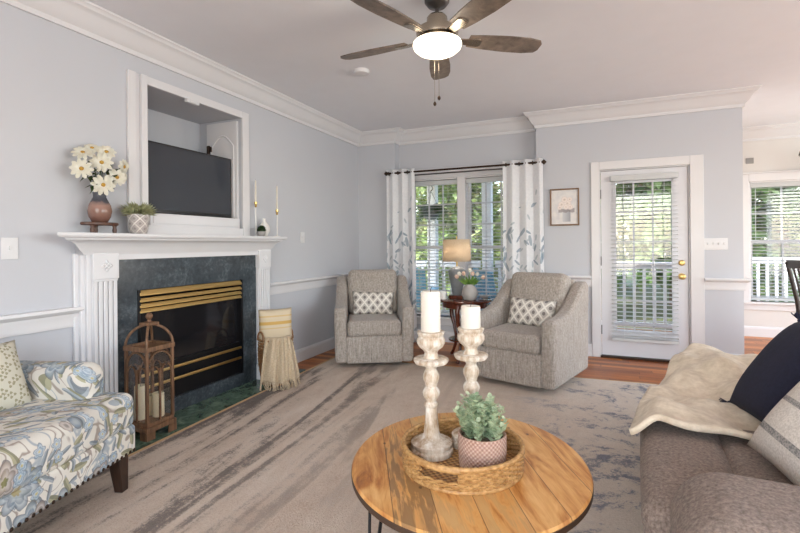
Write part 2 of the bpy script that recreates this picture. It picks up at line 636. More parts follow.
MT['log'] = wood('gas_log', srgb(70, 62, 56), srgb(120, 110, 100), .9)

# little flower painting (plain generic still life)
m = M('flower_print', rough=.6)
x, y, z = m.coords()
n = m.noise(m.vec, 18., 3.)
c = m.ramp(n, [(.3, srgb(206, 204, 206)), (.7, srgb(226, 222, 218))])
vase = (x - .02).abs().lt(.042) * z.lt(-.03) * z.gt(-.165)
c = m.mix(vase, c, m.ramp(x * 6. + .5, [(.2, srgb(214, 214, 216)), (.9, srgb(150, 152, 160))]))
lf = ((z + .035).abs() + (n - .5) * .06).lt(.022) * (x - .02).abs().lt(.085)
c = m.mix(lf * .7, c, srgb(134, 124, 126))
for (cx, cz, rr) in ((-.03, .03, .036), (.03, .04, .04), (.06, .0, .032), (0., .085, .036), (-.05, -.005, .026), (.055, .085, .026), (.015, 0., .03)):
    dx, dz = x - cx, z - cz
    rad = (dx * dx + dz * dz).sqrt() + (n - .5) * .02
    c = m.mix(rad.lt(rr) * .9, c, m.ramp(rad * (1. / rr), [(.0, srgb(196, 178, 168)), (.5, srgb(238, 226, 218)), (1., srgb(216, 204, 200))]))
m.color(c)
MT['painting'] = m.m


# ------------------------------------------------------------------ mesh builder
class MB:
    def __init__(s):
        s.v, s.f, s.M = [], [], Matrix.Identity(4)

    def add(s, verts, faces):
        o = len(s.v)
        s.v += [tuple(s.M @ Vector(p)) for p in verts]
        s.f += [tuple(i + o for i in f) for f in faces]
        return s

    def box(s, c, d):
        x, y, z = (a / 2 for a in d)
        vs = [(c[0] + i * x, c[1] + j * y, c[2] + k * z) for i in (-1, 1) for j in (-1, 1) for k in (-1, 1)]
        return s.add(vs, [(0, 1, 3, 2), (4, 6, 7, 5), (0, 4, 5, 1), (2, 3, 7, 6), (0, 2, 6, 4), (1, 5, 7, 3)])

    def bb(s, x0, x1, y0, y1, z0, z1):
        return s.box(((x0 + x1) / 2, (y0 + y1) / 2, (z0 + z1) / 2), (x1 - x0, y1 - y0, z1 - z0))

    def rbox(s, c, d, r, n=3, m=1, puff=(0, 0, 0), fn=None):
        h = [a / 2 for a in d]
        r = min(r, min(h) * .999)
        def samp(H):
            inn = H - r
            pos = [inn * (2 * i / m - 1) for i in range(m + 1)] if inn > 1e-6 else [0.]
            arc = [inn + r * math.tan(R(45) * k / n) for k in range(1, n + 1)]
            return [-a for a in reversed(arc)] + pos + arc
        sm = [samp(H) for H in h]
        idx, vs, fs = {}, [], []

        def vert(p):
            key = tuple(round(q, 5) for q in p)
            if key in idx:
                return idx[key]
            inn = [max(-(h[i] - r), min(h[i] - r, p[i])) for i in range(3)]
            dd = [p[i] - inn[i] for i in range(3)]
            L = math.sqrt(sum(q * q for q in dd))
            q = [inn[i] + (dd[i] * r / L if L > 1e-9 else 0) for i in range(3)]
            un = [max(-1, min(1, q[i] / h[i])) for i in range(3)]
            for i in range(3):
                if puff[i]:
                    a, b = [j for j in range(3) if j != i]
                    q[i] *= 1 + puff[i] * (1 - un[a] ** 2) * (1 - un[b] ** 2)
            if fn:
                q = fn(q, un)
            idx[key] = len(vs)
            vs.append((q[0] + c[0], q[1] + c[1], q[2] + c[2]))
            return idx[key]
        for ax in range(3):
            a, b = (ax + 1) % 3, (ax + 2) % 3
            for sg in (-1, 1):
                A, B = sm[a], sm[b]
                for i in range(len(A) - 1):
                    for j in range(len(B) - 1):
                        q = []
                        for (ii, jj) in ((i, j), (i + 1, j), (i + 1, j + 1), (i, j + 1)):
                            p = [0, 0, 0]
                            p[ax] = sg * h[ax]
                            p[a] = A[ii]
                            p[b] = B[jj]
                            q.append(vert(p))
                        fs.append(tuple(q if sg > 0 else reversed(q)))
        return s.add(vs, fs)

    def prism(s, poly, axis, a, b):
        def P(u, v, w):
            return {0: (w, u, v), 1: (u, w, v), 2: (u, v, w)}[axis]
        n = len(poly)
        vs = [P(u, v, a) for u, v in poly] + [P(u, v, b) for u, v in poly]
        fs = [tuple(range(n)), tuple(range(2 * n - 1, n - 1, -1))]
        fs += [(i, (i + 1) % n, n + (i + 1) % n, n + i) for i in range(n)]
        return s.add(vs, fs)

    def lathe(s, prof, n=32, c=(0, 0, 0), cap=True, fn=None):
        vs, fs = [], []
        for (r, z) in prof:
            for k in range(n):
                a = 2 * PI * k / n
                rr = r if fn is None else fn(r, z, a)
                vs.append((c[0] + rr * math.cos(a), c[1] + rr * math.sin(a), c[2] + z))
        for i in range(len(prof) - 1):
            for k in range(n):
                fs.append((i * n + k, i * n + (k + 1) % n, (i + 1) * n + (k + 1) % n, (i + 1) * n + k))
        if cap:
            fs.append(tuple(reversed(range(n))))
            fs.append(tuple(range((len(prof) - 1) * n, len(prof) * n)))
        return s.add(vs, fs)

    def tube(s, pts, r, n=8, closed=False):
        pts = [Vector(p) for p in pts]
        rs = r if isinstance(r, (list, tuple)) else [r] * len(pts)
        N = len(pts)
        vs, fs = [], []
        up = None
        for i, p in enumerate(pts):
            a = pts[(i - 1) % N] if (closed or i > 0) else p
            b = pts[(i + 1) % N] if (closed or i < N - 1) else p
            t = (b - a).normalized()
            if up is None:
                up = Vector((0, 0, 1)) if abs(t.z) < .9 else Vector((1, 0, 0))
            e1 = (up - t * up.dot(t))
            if e1.length < 1e-6:
                e1 = t.orthogonal()
            e1.normalize()
            e2 = t.cross(e1)
            up = e1
            for k in range(n):
                an = 2 * PI * k / n
                vs.append(tuple(p + (e1 * math.cos(an) + e2 * math.sin(an)) * rs[i]))
        for i in range(N if closed else N - 1):
            j = (i + 1) % N
            for k in range(n):
                fs.append((i * n + k, i * n + (k + 1) % n, j * n + (k + 1) % n, j * n + k))
        if not closed:
            fs.append(tuple(reversed(range(n))))
            fs.append(tuple(range((N - 1) * n, N * n)))
        return s.add(vs, fs)

    def grid(s, nu, nv, fn, cu=False):
        vs = [fn(i / (nu if cu else nu - 1), j / (nv - 1)) for j in range(nv) for i in range(nu)]
        fs = []
        for j in range(nv - 1):
            for i in range(nu if cu else nu - 1):
                k = (i + 1) % nu
                fs.append((j * nu + i, j * nu + k, (j + 1) * nu + k, (j + 1) * nu + i))
        return s.add(vs, fs)

    def ball(s, c, r, nu=16, nv=10):
        rx, ry, rz = r if isinstance(r, (tuple, list)) else (r, r, r)
        prof = [(math.sin(PI * j / nv), -math.cos(PI * j / nv)) for j in range(nv + 1)]
        prof[0] = (.001, -1)
        prof[-1] = (.001, 1)
        vs, fs = [], []
        for (q, z) in prof:
            for k in range(nu):
                a = 2 * PI * k / nu
                vs.append((c[0] + rx * q * math.cos(a), c[1] + ry * q * math.sin(a), c[2] + rz * z))
        for i in range(nv):
            for k in range(nu):
                fs.append((i * nu + k, i * nu + (k + 1) % nu, (i + 1) * nu + (k + 1) % nu, (i + 1) * nu + k))
        fs.append(tuple(reversed(range(nu))))
        fs.append(tuple(range(nv * nu, (nv + 1) * nu)))
        return s.add(vs, fs)

    def leaf(s, p, d, up, L, w, bend=.15):
        p, d, up = Vector(p), Vector(d).normalized(), Vector(up)
        sd = d.cross(up)
        if sd.length < 1e-4:
            sd = d.orthogonal()
        sd.normalize()
        nn = sd.cross(d)
        a = p + d * L * .45 + nn * L * bend
        return s.add([tuple(p), tuple(a + sd * w), tuple(p + d * L), tuple(a - sd * w), tuple(a - nn * L * bend * .6)],
                     [(0, 1, 4), (1, 2, 4), (2, 3, 4), (3, 0, 4)])

    def build(s, name, mat, parent=None, smooth=None, bevel=0., seg=2, solid=0., sub=0):
        me = bpy.data.meshes.new(name)
        me.from_pydata(s.v, [], s.f)
        me.update()
        me.materials.append(mat if not isinstance(mat, str) else MT[mat])
        if smooth is not None:
            me.shade_smooth()
            me.set_sharp_from_angle(angle=R(smooth))
        o = bpy.data.objects.new(name, me)
        COL.objects.link(o)
        if parent:
            o.parent = parent
        if solid:
            k = o.modifiers.new('solid', 'SOLIDIFY')
            k.thickness = solid
            k.offset = 0
        if bevel:
            k = o.modifiers.new('bevel', 'BEVEL')
            k.width = bevel
            k.segments = seg
            k.limit_method = 'ANGLE'
            k.angle_limit = R(40)
            k.use_clamp_overlap = True
            me.shade_smooth()
            me.set_sharp_from_angle(angle=R(60))
        if sub:
            k = o.modifiers.new('sub', 'SUBSURF')
            k.levels = k.render_levels = sub
        return o


def thing(name, label, cat, loc=(0, 0, 0), rz=0., group=None, rot=None):
    o = bpy.data.objects.new(name, None)
    o.empty_display_size = .1
    COL.objects.link(o)
    o.location = loc
    o.rotation_euler = rot if rot else (0, 0, rz)
    o['label'] = label
    o['category'] = cat
    if group:
        o['group'] = group
    return o


def tag(o, label, cat, group=None, kind=None):
    o['label'] = label
    o['category'] = cat
    if group:
        o['group'] = group
    if kind:
        o['kind'] = kind
    return o


def struct(o, label=None, cat=None):
    o['kind'] = 'structure'
    if label:
        o['label'] = label
        o['category'] = cat
    return o


def dup(root, loc, rz, label, group=None):
    r = root.copy()
    COL.objects.link(r)
    r.location = loc
    r.rotation_euler = (0, 0, rz)
    r['label'] = label
    if group:
        r['group'] = group
    for ch in list(root.children):
        c = ch.copy()
        COL.objects.link(c)
        c.parent = r
        for gch in list(ch.children):
            d = gch.copy()
            COL.objects.link(d)
            d.parent = c
    return r


def wall_mb(axis, p0, p1, a0, a1, z0, z1, holes):
    """A wall slab between planes p0..p1 (along axis 'x' or 'y'), spanning a0..a1, with rectangular holes."""
    A = sorted({a0, a1, *[h[0] for h in holes], *[h[1] for h in holes]})
    Z = sorted({z0, z1, *[h[2] for h in holes], *[h[3] for h in holes]})
    mb = MB()
    for i in range(len(A) - 1):
        for j in range(len(Z) - 1):
            ca, cz = (A[i] + A[i + 1]) / 2, (Z[j] + Z[j + 1]) / 2
            if any(h[0] < ca < h[1] and h[2] < cz < h[3] for h in holes):
                continue
            if axis == 'x':
                mb.bb(p0, p1, A[i], A[i + 1], Z[j], Z[j + 1])
            else:
                mb.bb(A[i], A[i + 1], p0, p1, Z[j], Z[j + 1])
    return mb


def sweep(path, prof, closed_prof=True):
    """Sweep a (distance-into-room, z) profile along a floor-plan path; room lies to the right of the path."""
    mb = MB()
    P = [Vector((a, b)) for a, b in path]
    n = len(P)
    norms = []
    for i in range(n - 1):
        d = (P[i + 1] - P[i]).normalized()
        norms.append(Vector((d.y, -d.x)))
    offs = []
    for i in range(n):
        if i == 0:
            offs.append(norms[0])
        elif i == n - 1:
            offs.append(norms[-1])
        else:
            a, b = norms[i - 1], norms[i]
            offs.append((a + b) / (1 + a.dot(b)))
    k = len(prof)
    vs = [(P[i].x + offs[i].x * d, P[i].y + offs[i].y * d, z) for i in range(n) for d, z in prof]
    fs = []
    for i in range(n - 1):
        for j in range(k):
            jj = (j + 1) % k
            fs.append((i * k + j, i * k + jj, (i + 1) * k + jj, (i + 1) * k + j))
    fs.append(tuple(range(k)))
    fs.append(tuple(reversed(range((n - 1) * k, n * k))))
    mb.add(vs, fs)
    return mb


# ------------------------------------------------------------------ the setting
XL, YB, YR, XE, YN, CZ = -2.94, 5.50, 5.65, 1.345, 7.40, 2.74
RX0, RX1 = -2.40, -0.62             # the shallow window recess
struct(MB().bb(-3.6, 4.5, -2.7, 7.5, -.1, 0).build('floor', 'floor'))
struct(MB().bb(-3.7, 4.5, -2.7, 5.79, CZ, CZ + .1).bb(1.245, 4.5, 5.79, 7.5, CZ, CZ + .1).build('ceiling', 'ceil'))
NY0, NY1, NZ0, NZ1 = 2.30, 3.272, 1.40, 2.405
FY0, FY1, FZ0, FZ1 = 2.20, 3.22, .12, .95
struct(wall_mb('x', XL - .1, XL, -2.7, YB + .3, 0, CZ, [(NY0, NY1, NZ0, NZ1), (FY0, FY1, FZ0, FZ1)]).build('wall_left', 'wall'))
DX0, DX1, DZ1 = .045, .895, 2.045
w = wall_mb('y', YB, YR + .14, XL - .1, RX0, 0, CZ, [])
struct(w.build('wall_back', 'wall'))
WX0, WX1, WZ0, WZ1 = -2.28, -.82, .32, 2.10
struct(wall_mb('y', YR, YR + .14, RX0, RX1, 0, CZ, [(WX0, WX1, WZ0, WZ1)]).build('wall_window_recess', 'wall'))
struct(wall_mb('y', YB, YR + .14, RX1, XE, 0, CZ, [(DX0, DX1, 0, DZ1)]).build('wall_door_side', 'wall'))
struct(wall_mb('x', XE - .1, XE, YR + .14, YN + .1, 0, CZ, []).build('wall_nook_side', 'nook'))
NWX0, NWX1, NWZ0, NWZ1 = 1.87, 2.97, .46, 2.04
struct(wall_mb('y', YN, YN + .1, XE, 4.5, 0, CZ, [(NWX0, NWX1, NWZ0, NWZ1)]).build('wall_nook', 'nook'))
struct(wall_mb('y', -2.7, -2.6, XL - .1, 4.5, 0, CZ, [(-1.5, 2.3, .3, 2.5)]).build('wall_rear', 'wall'))
struct(wall_mb('x', 4.4, 4.5, -2.7, 7.5, 0, CZ, [(-.7, 3.9, .3, 2.5), (5.6, 7.2, .4, 2.4)]).build('wall_right', 'wall'))

crown = [(0, CZ - .165), (.016, CZ - .165), (.018, CZ - .135), (.03, CZ - .125), (.05, CZ - .10), (.075, CZ - .055), (.085, CZ - .045), (.105, CZ - .035), (.112, CZ - .02), (.125, CZ - .012), (.125, CZ), (0, CZ)]
struct(sweep([(XL, -2.6), (XL, YB), (RX0, YB), (RX0, YR), (RX1, YR), (RX1, YB), (XE, YB), (XE, YN), (4.4, YN)], crown).build('trim_crown', 'trim', smooth=35))
rail = [(0, .765), (.012, .765), (.016, .785), (.012, .80), (.022, .83), (.024, .845), (.04, .855), (.052, .868), (.05, .885), (0, .885)]
struct(sweep([(XL, -2.6), (XL, 1.845)], rail).build('trim_chair_rail_left', 'trim', smooth=35))
struct(sweep([(XL, 3.60), (XL, YB), (RX0, YB)], rail).build('trim_chair_rail_corner', 'trim', smooth=35))
struct(sweep([(RX1, YB), (-.04, YB)], rail).build('trim_chair_rail_back', 'trim', smooth=35))
struct(sweep([(1.015, YB), (XE, YB), (XE, YB + .12)], rail).build('trim_chair_rail_end', 'trim', smooth=35))
base = [(0, 0), (.018, 0), (.018, .105), (.012, .125), (0, .135)]
struct(sweep([(XL, -2.6), (XL, 1.84)], base).build('baseboard_left', 'trim'))
struct(sweep([(XL, 3.60), (XL, YB), (RX0, YB), (RX0, YR), (RX1, YR), (RX1, YB), (-.04, YB)], base).build('baseboard_back', 'trim'))
struct(sweep([(1.015, YB), (XE, YB), (XE, YN), (4.4, YN)], base).build('baseboard_nook', 'trim'))


def make_window(name, x0, x1, z0, z1, y, cols, rows, units, mat='trim', casing=.085, head=.1, sill=True):
    """Double-hung window units with muntins set in the wall at depth y (room face)."""
    fr = MB()
    fr.bb(x0 - casing, x0, y - .02, y, z0 - .02, z1 + head)
    fr.bb(x1, x1 + casing, y - .02, y, z0 - .02, z1 + head)
    fr.bb(x0, x1, y - .02, y, z1, z1 + head)
    fr.bb(x0 - casing - .02, x1 + casing + .02, y - .035, y, z1 + head - .001, z1 + head + .022)
    for s_ in ((x0 - .0, x0 + .02), (x1 - .02, x1)):
        fr.bb(s_[0], s_[1], y, y + .13, z0, z1)
    fr.bb(x0, x1, y, y + .13, z1 - .02, z1)
    root = fr.build(name, mat, bevel=.004)
    struct(root)
    yg = y + .1
    for (a, b) in units:
        sh = MB()
        zm = (z0 + z1) / 2
        t = .042
        for (c0, c1, yy) in ((z0 + .01, zm + .02, yg - .012), (zm - .02, z1 - .02, yg + .016)):
            sh.bb(a, a + t, yy, yy + .026, c0, c1).bb(b - t, b, yy, yy + .026, c0, c1)
            sh.bb(a + t, b - t, yy, yy + .026, c0, c0 + t).bb(a + t, b - t, yy, yy + .026, c1 - t, c1)
            for i in range(1, cols):
                xx = a + t + (b - a - 2 * t) * i / cols
                sh.bb(xx - .009, xx + .009, yy + .004, yy + .022, c0 + t, c1 - t)
            for j in range(1, rows):
                zz = c0 + t + (c1 - c0 - 2 * t) * j / rows
                sh.bb(a + t, b - t, yy + .005, yy + .021, zz - .009, zz + .009)
        s_ = sh.build('window_sash', mat, root)
        MB().bb(a + t, b - t, yg + .012, yg + .015, z0 + .04, z1 - .04).build('pane', 'glass', s_)
    if len(units) > 1:
        MB().bb(units[0][1], units[1][0], y - .015, y + .13, z0, z1).build('mullion', mat, root, bevel=.004)
    if sill:
        MB().bb(x0 - casing - .03, x1 + casing + .03, y - .055, y + .1, z0 - .03, z0).bb(x0 - casing, x1 + casing, y - .018, y, z0 - .11, z0 - .03).build('window_sill', mat, root, bevel=.005)
    return root


make_window('window_1', WX0, WX1, WZ0, WZ1, YR, 3, 3, [(-2.26, -1.60), (-1.50, -.84)])
make_window('window_2', NWX0, NWX1, NWZ0, NWZ1, YN, 3, 2, [(NWX0 + .02, NWX1 - .02)], casing=.09)


def blind(x0, x1, z0, z1, y, label, tilt=8., pitch=.043, depth=.046, val=True):
    root = thing('window_blind', label, 'blind', ((x0 + x1) / 2, y, z0))
    hw, H = (x1 - x0) / 2, z1 - z0
    hd = MB().rbox((0, 0, H - .03), (2 * hw, .05, .06), .006)
    hd.build('headrail', 'blind', root, smooth=40)
    sl = MB()
    n = int((H - .12) / pitch)
    for i in range(n + 1):
        z = .06 + i * pitch
        sl.M = Matrix.Translation((0, 0, z)) @ Matrix.Rotation(R(tilt), 4, 'X')
        sl.box((0, 0, 0), (2 * hw - .01, depth, .0028))
    sl.build('slats', 'blind', root)
    MB().rbox((0, 0, .02), (2 * hw - .006, .05, .03), .006).build('bottom_rail', 'blind', root, smooth=40)
    cd = MB()
    for fx in (-.6, .6):
        for dy in (-.024, .024):
            cd.tube([(fx * hw, dy, .02), (fx * hw, dy, H - .03)], .0012, 4)
    cd.build('ladder_cord', 'blind', root)
    MB().tube([(-hw + .05, -.034, H - .06), (-hw + .05, -.036, H - .75)], .004, 6).build('tilt_wand', 'blind', root)
    return root


blind(-2.255, -1.605, .335, 2.075, YR + .045, 'white slatted blind in the left half of the curtained window')
blind(-1.495, -.845, .335, 2.075, YR + .045, 'white slatted blind in the right half of the curtained window')
blind(NWX0 + .025, NWX1 - .025, NWZ0 + .01, NWZ1 - .02, YN + .04, 'white slatted blind in the dining nook window at right')

# ---- patio door
fr = MB()
fr.bb(-.04, DX0, YB - .02, YB, 0, 2.135).bb(DX1, 1.015, YB - .02, YB, 0, 2.135).bb(DX0, DX1, YB - .02, YB, DZ1, 2.135)
fr.bb(DX0, DX0 + .012, YB, YB + .14, 0, DZ1).bb(DX1 - .012, DX1, YB, YB + .14, 0, DZ1).bb(DX0 + .012, DX1 - .012, YB, YB + .14, DZ1 - .012, DZ1)
dr = struct(fr.build('door_1', 'trim', bevel=.004))
X0, X1, GZ0, GZ1, GX0, GX1 = DX0 + .016, DX1 - .016, .30, 1.90, .20, .745
lf = MB()
yl0, yl1 = YB + .012, YB + .056
lf.bb(X0, GX0, yl0, yl1, .025, DZ1 - .016).bb(GX1, X1, yl0, yl1, .025, DZ1 - .016).bb(GX0, GX1, yl0, yl1, .025, GZ0).bb(GX0, GX1, yl0, yl1, GZ1, DZ1 - .016)
leafo = lf.build('door_leaf', 'door', dr)
mo = MB()
for (a, b, c0, c1) in ((GX0 - .02, GX0 + .012, GZ0 - .02, GZ1 + .02), (GX1 - .012, GX1 + .02, GZ0 - .02, GZ1 + .02)):
    mo.bb(a, b, yl0 - .01, yl0 + .01, c0, c1)
mo.bb(GX0, GX1, yl0 - .01, yl0 + .01, GZ0 - .02, GZ0 + .012).bb(GX0, GX1, yl0 - .01, yl0 + .01, GZ1 - .012, GZ1 + .02)
for i in (1, 2):
    xx = GX0 + (GX1 - GX0) * i / 3
    mo.bb(xx - .008, xx + .008, yl0 + .012, yl0 + .032, GZ0, GZ1)
for j in range(1, 5):
    zz = GZ0 + (GZ1 - GZ0) * j / 5
    mo.bb(GX0, GX1, yl0 + .013, yl0 + .031, zz - .008, zz + .008)
mo.build('door_moulding', 'door', leafo)
MB().bb(GX0, GX1, yl0 + .02, yl0 + .024, GZ0, GZ1).build('door_glass', 'glass', leafo)
MB().bb(DX0, DX1, YB - .03, YB + .14, 0, .022).build('threshold', 'bronze', dr, bevel=.004)
for zz in (.3, 1.05, 1.78):
    h_ = MB().lathe([(.007, -.05), (.007, .05)], 10, (X0 - .004, yl0 - .006, zz)).build('hinge', 'pewter', dr, smooth=40)
k = MB()
k.M = Matrix.Translation((.82, yl0, .895)) @ Matrix.Rotation(R(90), 4, 'X')
k.lathe([(.033, 0), (.033, .006), (.014, .012), (.012, .03), (.026, .042), (.031, .055), (.026, .068), (.012, .073)], 24)
k.build('door_knob', 'brass', leafo, smooth=40)
k = MB()
k.M = Matrix.Translation((.82, yl0, 1.035)) @ Matrix.Rotation(R(90), 4, 'X')
k.lathe([(.030, 0), (.030, .008), (.024, .014), (.010, .016)], 24).box((0, 0, .022), (.008, .034, .014))
k.build('deadbolt', 'brass', leafo, smooth=40)
blind(.155, .79, .19, 1.97, YB - .024, 'white slatted blind mounted on the glazed patio door', tilt=6., depth=.040)

# ---- TV niche in the left wall
nb = MB()
ND = .50
nb.bb(XL - ND - .03, XL - ND, NY0 - .03, NY1 + .03, NZ0 - .03, NZ1 + .03)
nb.bb(XL - ND, XL - .1, NY0 - .03, NY0, NZ0 - .03, NZ1 + .03).bb(XL - ND, XL - .1, NY1, NY1 + .03, NZ0 - .03, NZ1 + .03)
nb.bb(XL - ND, XL - .1, NY0, NY1, NZ0 - .03, NZ0).bb(XL - ND, XL - .1, NY0, NY1, NZ1, NZ1 + .03)
struct(nb.build('wall_niche', 'wall'))
fc = MB()
for (a, b, dpt) in ((2.163, 2.225, .022), (2.225, 2.258, .006), (2.258, NY0 + .005, .03)):
    fc.bb(XL, XL + dpt, a, b, 1.335, 2.46)
fc.bb(XL, XL + .022, NY1 - .005, 3.352, 1.335, 2.46)
fc.bb(XL, XL + .022, NY0 + .005, NY1 - .005, NZ1 - .005, 2.46)
fc.bb(XL, XL + .018, NY0 + .005, NY1 - .005, 1.335, NZ0 + .005)
struct(fc.build('trim_niche', 'trim', bevel=.004))

# ================================================================== objects
# ---- fireplace
FXF = XL + .085                    # pilaster face
fp = thing('fireplace', 'white mantel fireplace with dark green marble surround and brass louvers', 'fireplace', (XL, 2.70, 0))
ox, oy = XL, 2.70


def L_(x0, x1, y0, y1, z0, z1, mb=None):
    return (mb or MB()).bb(x0 - ox, x1 - ox, y0 - oy, y1 - oy, z0, z1)


PL0, PL1, PR0, PR1 = 1.875, 2.035, 3.40, 3.555
sh = MB()
prof = [(0, 1.20), (.05, 1.20), (.055, 1.215), (.07, 1.235), (.085, 1.265), (.105, 1.285), (.125, 1.292), (.13, 1.305), (.152, 1.308), (.158, 1.318), (.158, 1.33), (.154, 1.335), (0, 1.335)]
P0 = [(XL, 1.84), (XL + .03, 1.84), (XL + .03, 3.59), (XL, 3.59)]


def mant(y0, y1):
    vs, fs = [], []
    k = len(prof)
    for (sgn, yy) in ((-1, y0), (1, y1)):
        for d, z in prof:
            grow = d - .05 if d > .05 else 0.
            vs.append((d + .03 if d else 0., yy - oy + sgn * (grow * (1.95 if sgn < 0 else 1.1)), z))
    for j in range(k):
        jj = (j + 1) % k
        fs.append((j, jj, k + jj, k + j))
    fs.append(tuple(range(k)))
    fs.append(tuple(reversed(range(k, 2 * k))))
    return MB().add(vs, fs)


mant(1.82, 3.565).build('mantel_shelf', 'mantel', fp, smooth=30)
L_(XL, FXF - .012, PL1, PR0, 1.165, 1.21).build('frieze', 'mantel', fp)
bk = MB()
L_(XL, XL + .02, 1.80, PL0, 0, 1.21, bk)
L_(XL, XL + .045, 1.825, PL0, 0, 1.215, bk)
L_(XL, XL + .065, 1.848, PL0, 0, 1.22, bk)
L_(XL, XL + .045, PR1, 3.585, 0, 1.215).build('backing_moulding', 'mantel', fp, bevel=.004)
bk.build('backing_moulding', 'mantel', fp, bevel=.004)
for (a, b) in ((PL0, PL1), (PR0, PR1)):
    wd = b - a
    p = MB()
    L_(XL, FXF - .014, a, b, 0, 1.21, p)
    nfl = 5
    stp = wd / nfl
    for i in range(nfl):                     # raised reeds leave flutes between them
        c0 = a + stp * (i + .12)
        c1 = a + stp * (i + .88)
        L_(FXF - .014, FXF - .002, c0, c1, .17, 1.03, p)
    L_(XL, FXF + .006, a - .004, b + .004, 0, .15, p)
    L_(XL, FXF, a, b, .15, .17, p)
    L_(FXF - .014, FXF - .001, a, b, 1.03, 1.05, p)
    pil = p.build('pilaster', 'mantel', fp, bevel=.003)
    bl = MB()
    L_(XL, FXF + .006, a - .004, b + .004, 1.045, 1.21, bl)
    blk = bl.build('plinth_block', 'mantel', pil, bevel=.004)
    rs = MB()
    cy, cz = (a + b) / 2 - oy, 1.128
    for k_ in range(8):
        an = 2 * PI * k_ / 8
        rr = .026 if k_ % 2 == 0 else .017
        rs.ball((FXF + .008 - ox, cy + math.cos(an) * rr, cz + math.sin(an) * rr), (.006, .011, .011), 8, 6)
    rs.ball((FXF + .009 - ox, cy, cz), (.008, .012, .012), 10, 6)
    rs.build('rosette', 'mantel', blk, smooth=60)
XM = XL + .045
mr = MB()
L_(XL, XM, PL1, FY0, .015, 1.165, mr)
L_(XL, XM, FY1, PR0, .015, 1.165, mr)
L_(XL, XM, FY0, FY1, FZ1, 1.165, mr)
L_(XL, XM, FY0, FY1, .015, FZ0, mr)
mr.build('marble_surround', 'surround', fp)
fb = MB()
L_(XL - .45, XL - .42, FY0, FY1, FZ0, FZ1, fb)
L_(XL - .42, XL, FY0, FY0 + .02, FZ0, FZ1, fb)
L_(XL - .42, XL, FY1 - .02, FY1, FZ0, FZ1, fb)
L_(XL - .42, XL, FY0, FY1, FZ0, FZ0 + .02, fb)
L_(XL - .42, XL, FY0, FY1, FZ1 - .02, FZ1, fb)
firebox = fb.build('firebox', 'charcoal', fp)
lg = MB()
for (y0, y1, x0, x1, z, r_) in ((2.42, 3.02, -.16, -.2, .42, .05), (2.5, 2.95, -.26, -.22, .52, .045), (2.55, 2.8, -.14, -.26, .60, .035)):
    lg.tube([(x0, y0 - oy, z), ((x0 + x1) / 2, (y0 + y1) / 2 - oy, z + .015), (x1, y1 - oy, z)], [r_, r_ * 1.1, r_ * .9], 12)
lg.build('gas_logs', 'log', firebox, smooth=50)
L_(XL + .004, XL + .01, FY0 + .02, FY1 - .02, .40, .80).build('fire_glass', 'fire_glass', fp)
frm = MB()
L_(XL, XL + .05, FY0, FY0 + .022, FZ0, FZ1, frm)
L_(XL, XL + .05, FY1 - .022, FY1, FZ0, FZ1, frm)
L_(XL, XL + .03, FY0, FY1, .38, .40, frm)
L_(XL, XL + .012, FY0, FY1, FZ0, .38, frm)
frm.build('fire_frame', 'black_metal', fp)
for i, z0 in enumerate((.905, .862, .822, .786)):
    lv = MB()
    hh = .042 if i == 0 else .030
    lv.M = Matrix.Translation((.045, (FY0 + FY1) / 2 - oy, z0 + hh / 2)) @ Matrix.Rotation(R(-24), 4, 'Y')
    lv.rbox((0, 0, 0), (.012, FY1 - FY0 - .03, hh), .004)
    lv.build('louver', 'brass', fp, smooth=40)
for z0 in (.352, .262):
    MB().rbox((.045, (FY0 + FY1) / 2 - oy, z0), (.014, FY1 - FY0 - .04, .022), .006).build('brass_rail', 'brass', fp, smooth=40)

# hearth slab
hp = [(XL + .002, 1.50), (-2.555, 1.50), (-2.66, 3.84), (XL + .002, 3.84)]
tag(MB().prism(hp, 2, .0, .014).build('hearth_slab', 'marble', bevel=.003), 'polished green marble hearth slab on the floor before the fireplace', 'hearth')

# rug
RA = R(2.5)
rug = thing('area_rug', 'large beige and blue grey abstract rug under the coffee table', 'rug', (-2.585, 2.9, 0), RA)
rw = 3.7
rb = MB().rbox((rw / 2, -.85, .006), (rw, 4.74, .012), .005, 2, 1)
rb.build('pile', 'rug', rug)
MB().rbox((-.010, -.85, .0065), (.030, 4.76, .013), .004).rbox((rw / 2, 1.525, .0065), (rw + .02, .018, .013), .004).build('binding', 'rug_border', rug)
RUGZ = .0125

# ---- niche contents
tv = thing('television', 'black flat screen television inside the white wall niche', 'television', (-3.03, 2.775, 1.50))
MB().rbox((-.02, 0, .27), (.05, .92, .53), .006).build('body', 'tv_body', tv, smooth=40)
MB().bb(.0055, .0075, -.445, .445, .03, .52).build('screen', 'screen', tv)
MB().rbox((.0, 0, .012), (.03, .90, .02), .004).build('lower_bezel', 'tv_body', tv, smooth=40)
MB().box((-.03, 0, -.002), (.12, .30, .008)).box((-.04, 0, .03), (.02, .1, .06)).build('stand', 'tv_body', tv)
sb = thing('tv_platform', 'long white painted box under the television in the niche', 'tv stand', (-3.08, 2.785, NZ0))
MB().rbox((0, 0, .046), (.30, .90, .092), .004).build('body', 'mantel', sb, smooth=40)
MB().rbox((.152, 0, .05), (.008, .86, .066), .003).build('front_panel', 'mantel', sb, smooth=40)
cdoor = thing('cabinet_door', 'white arched panel cabinet door folded against the niche side', 'cabinet door', (XL - .20, NY1 - .012, NZ0 + .015))
MB().rbox((-.01, 0, .485), (.36, .022, .96), .004).build('panel', 'trim', cdoor, smooth=40)
arch = [(-.13, .10), (-.13, .74)] + [(-.13 + .26 * i / 12, .74 + .10 * math.sin(PI * i / 12)) for i in range(1, 12)] + [(.13, .74), (.13, .10)]
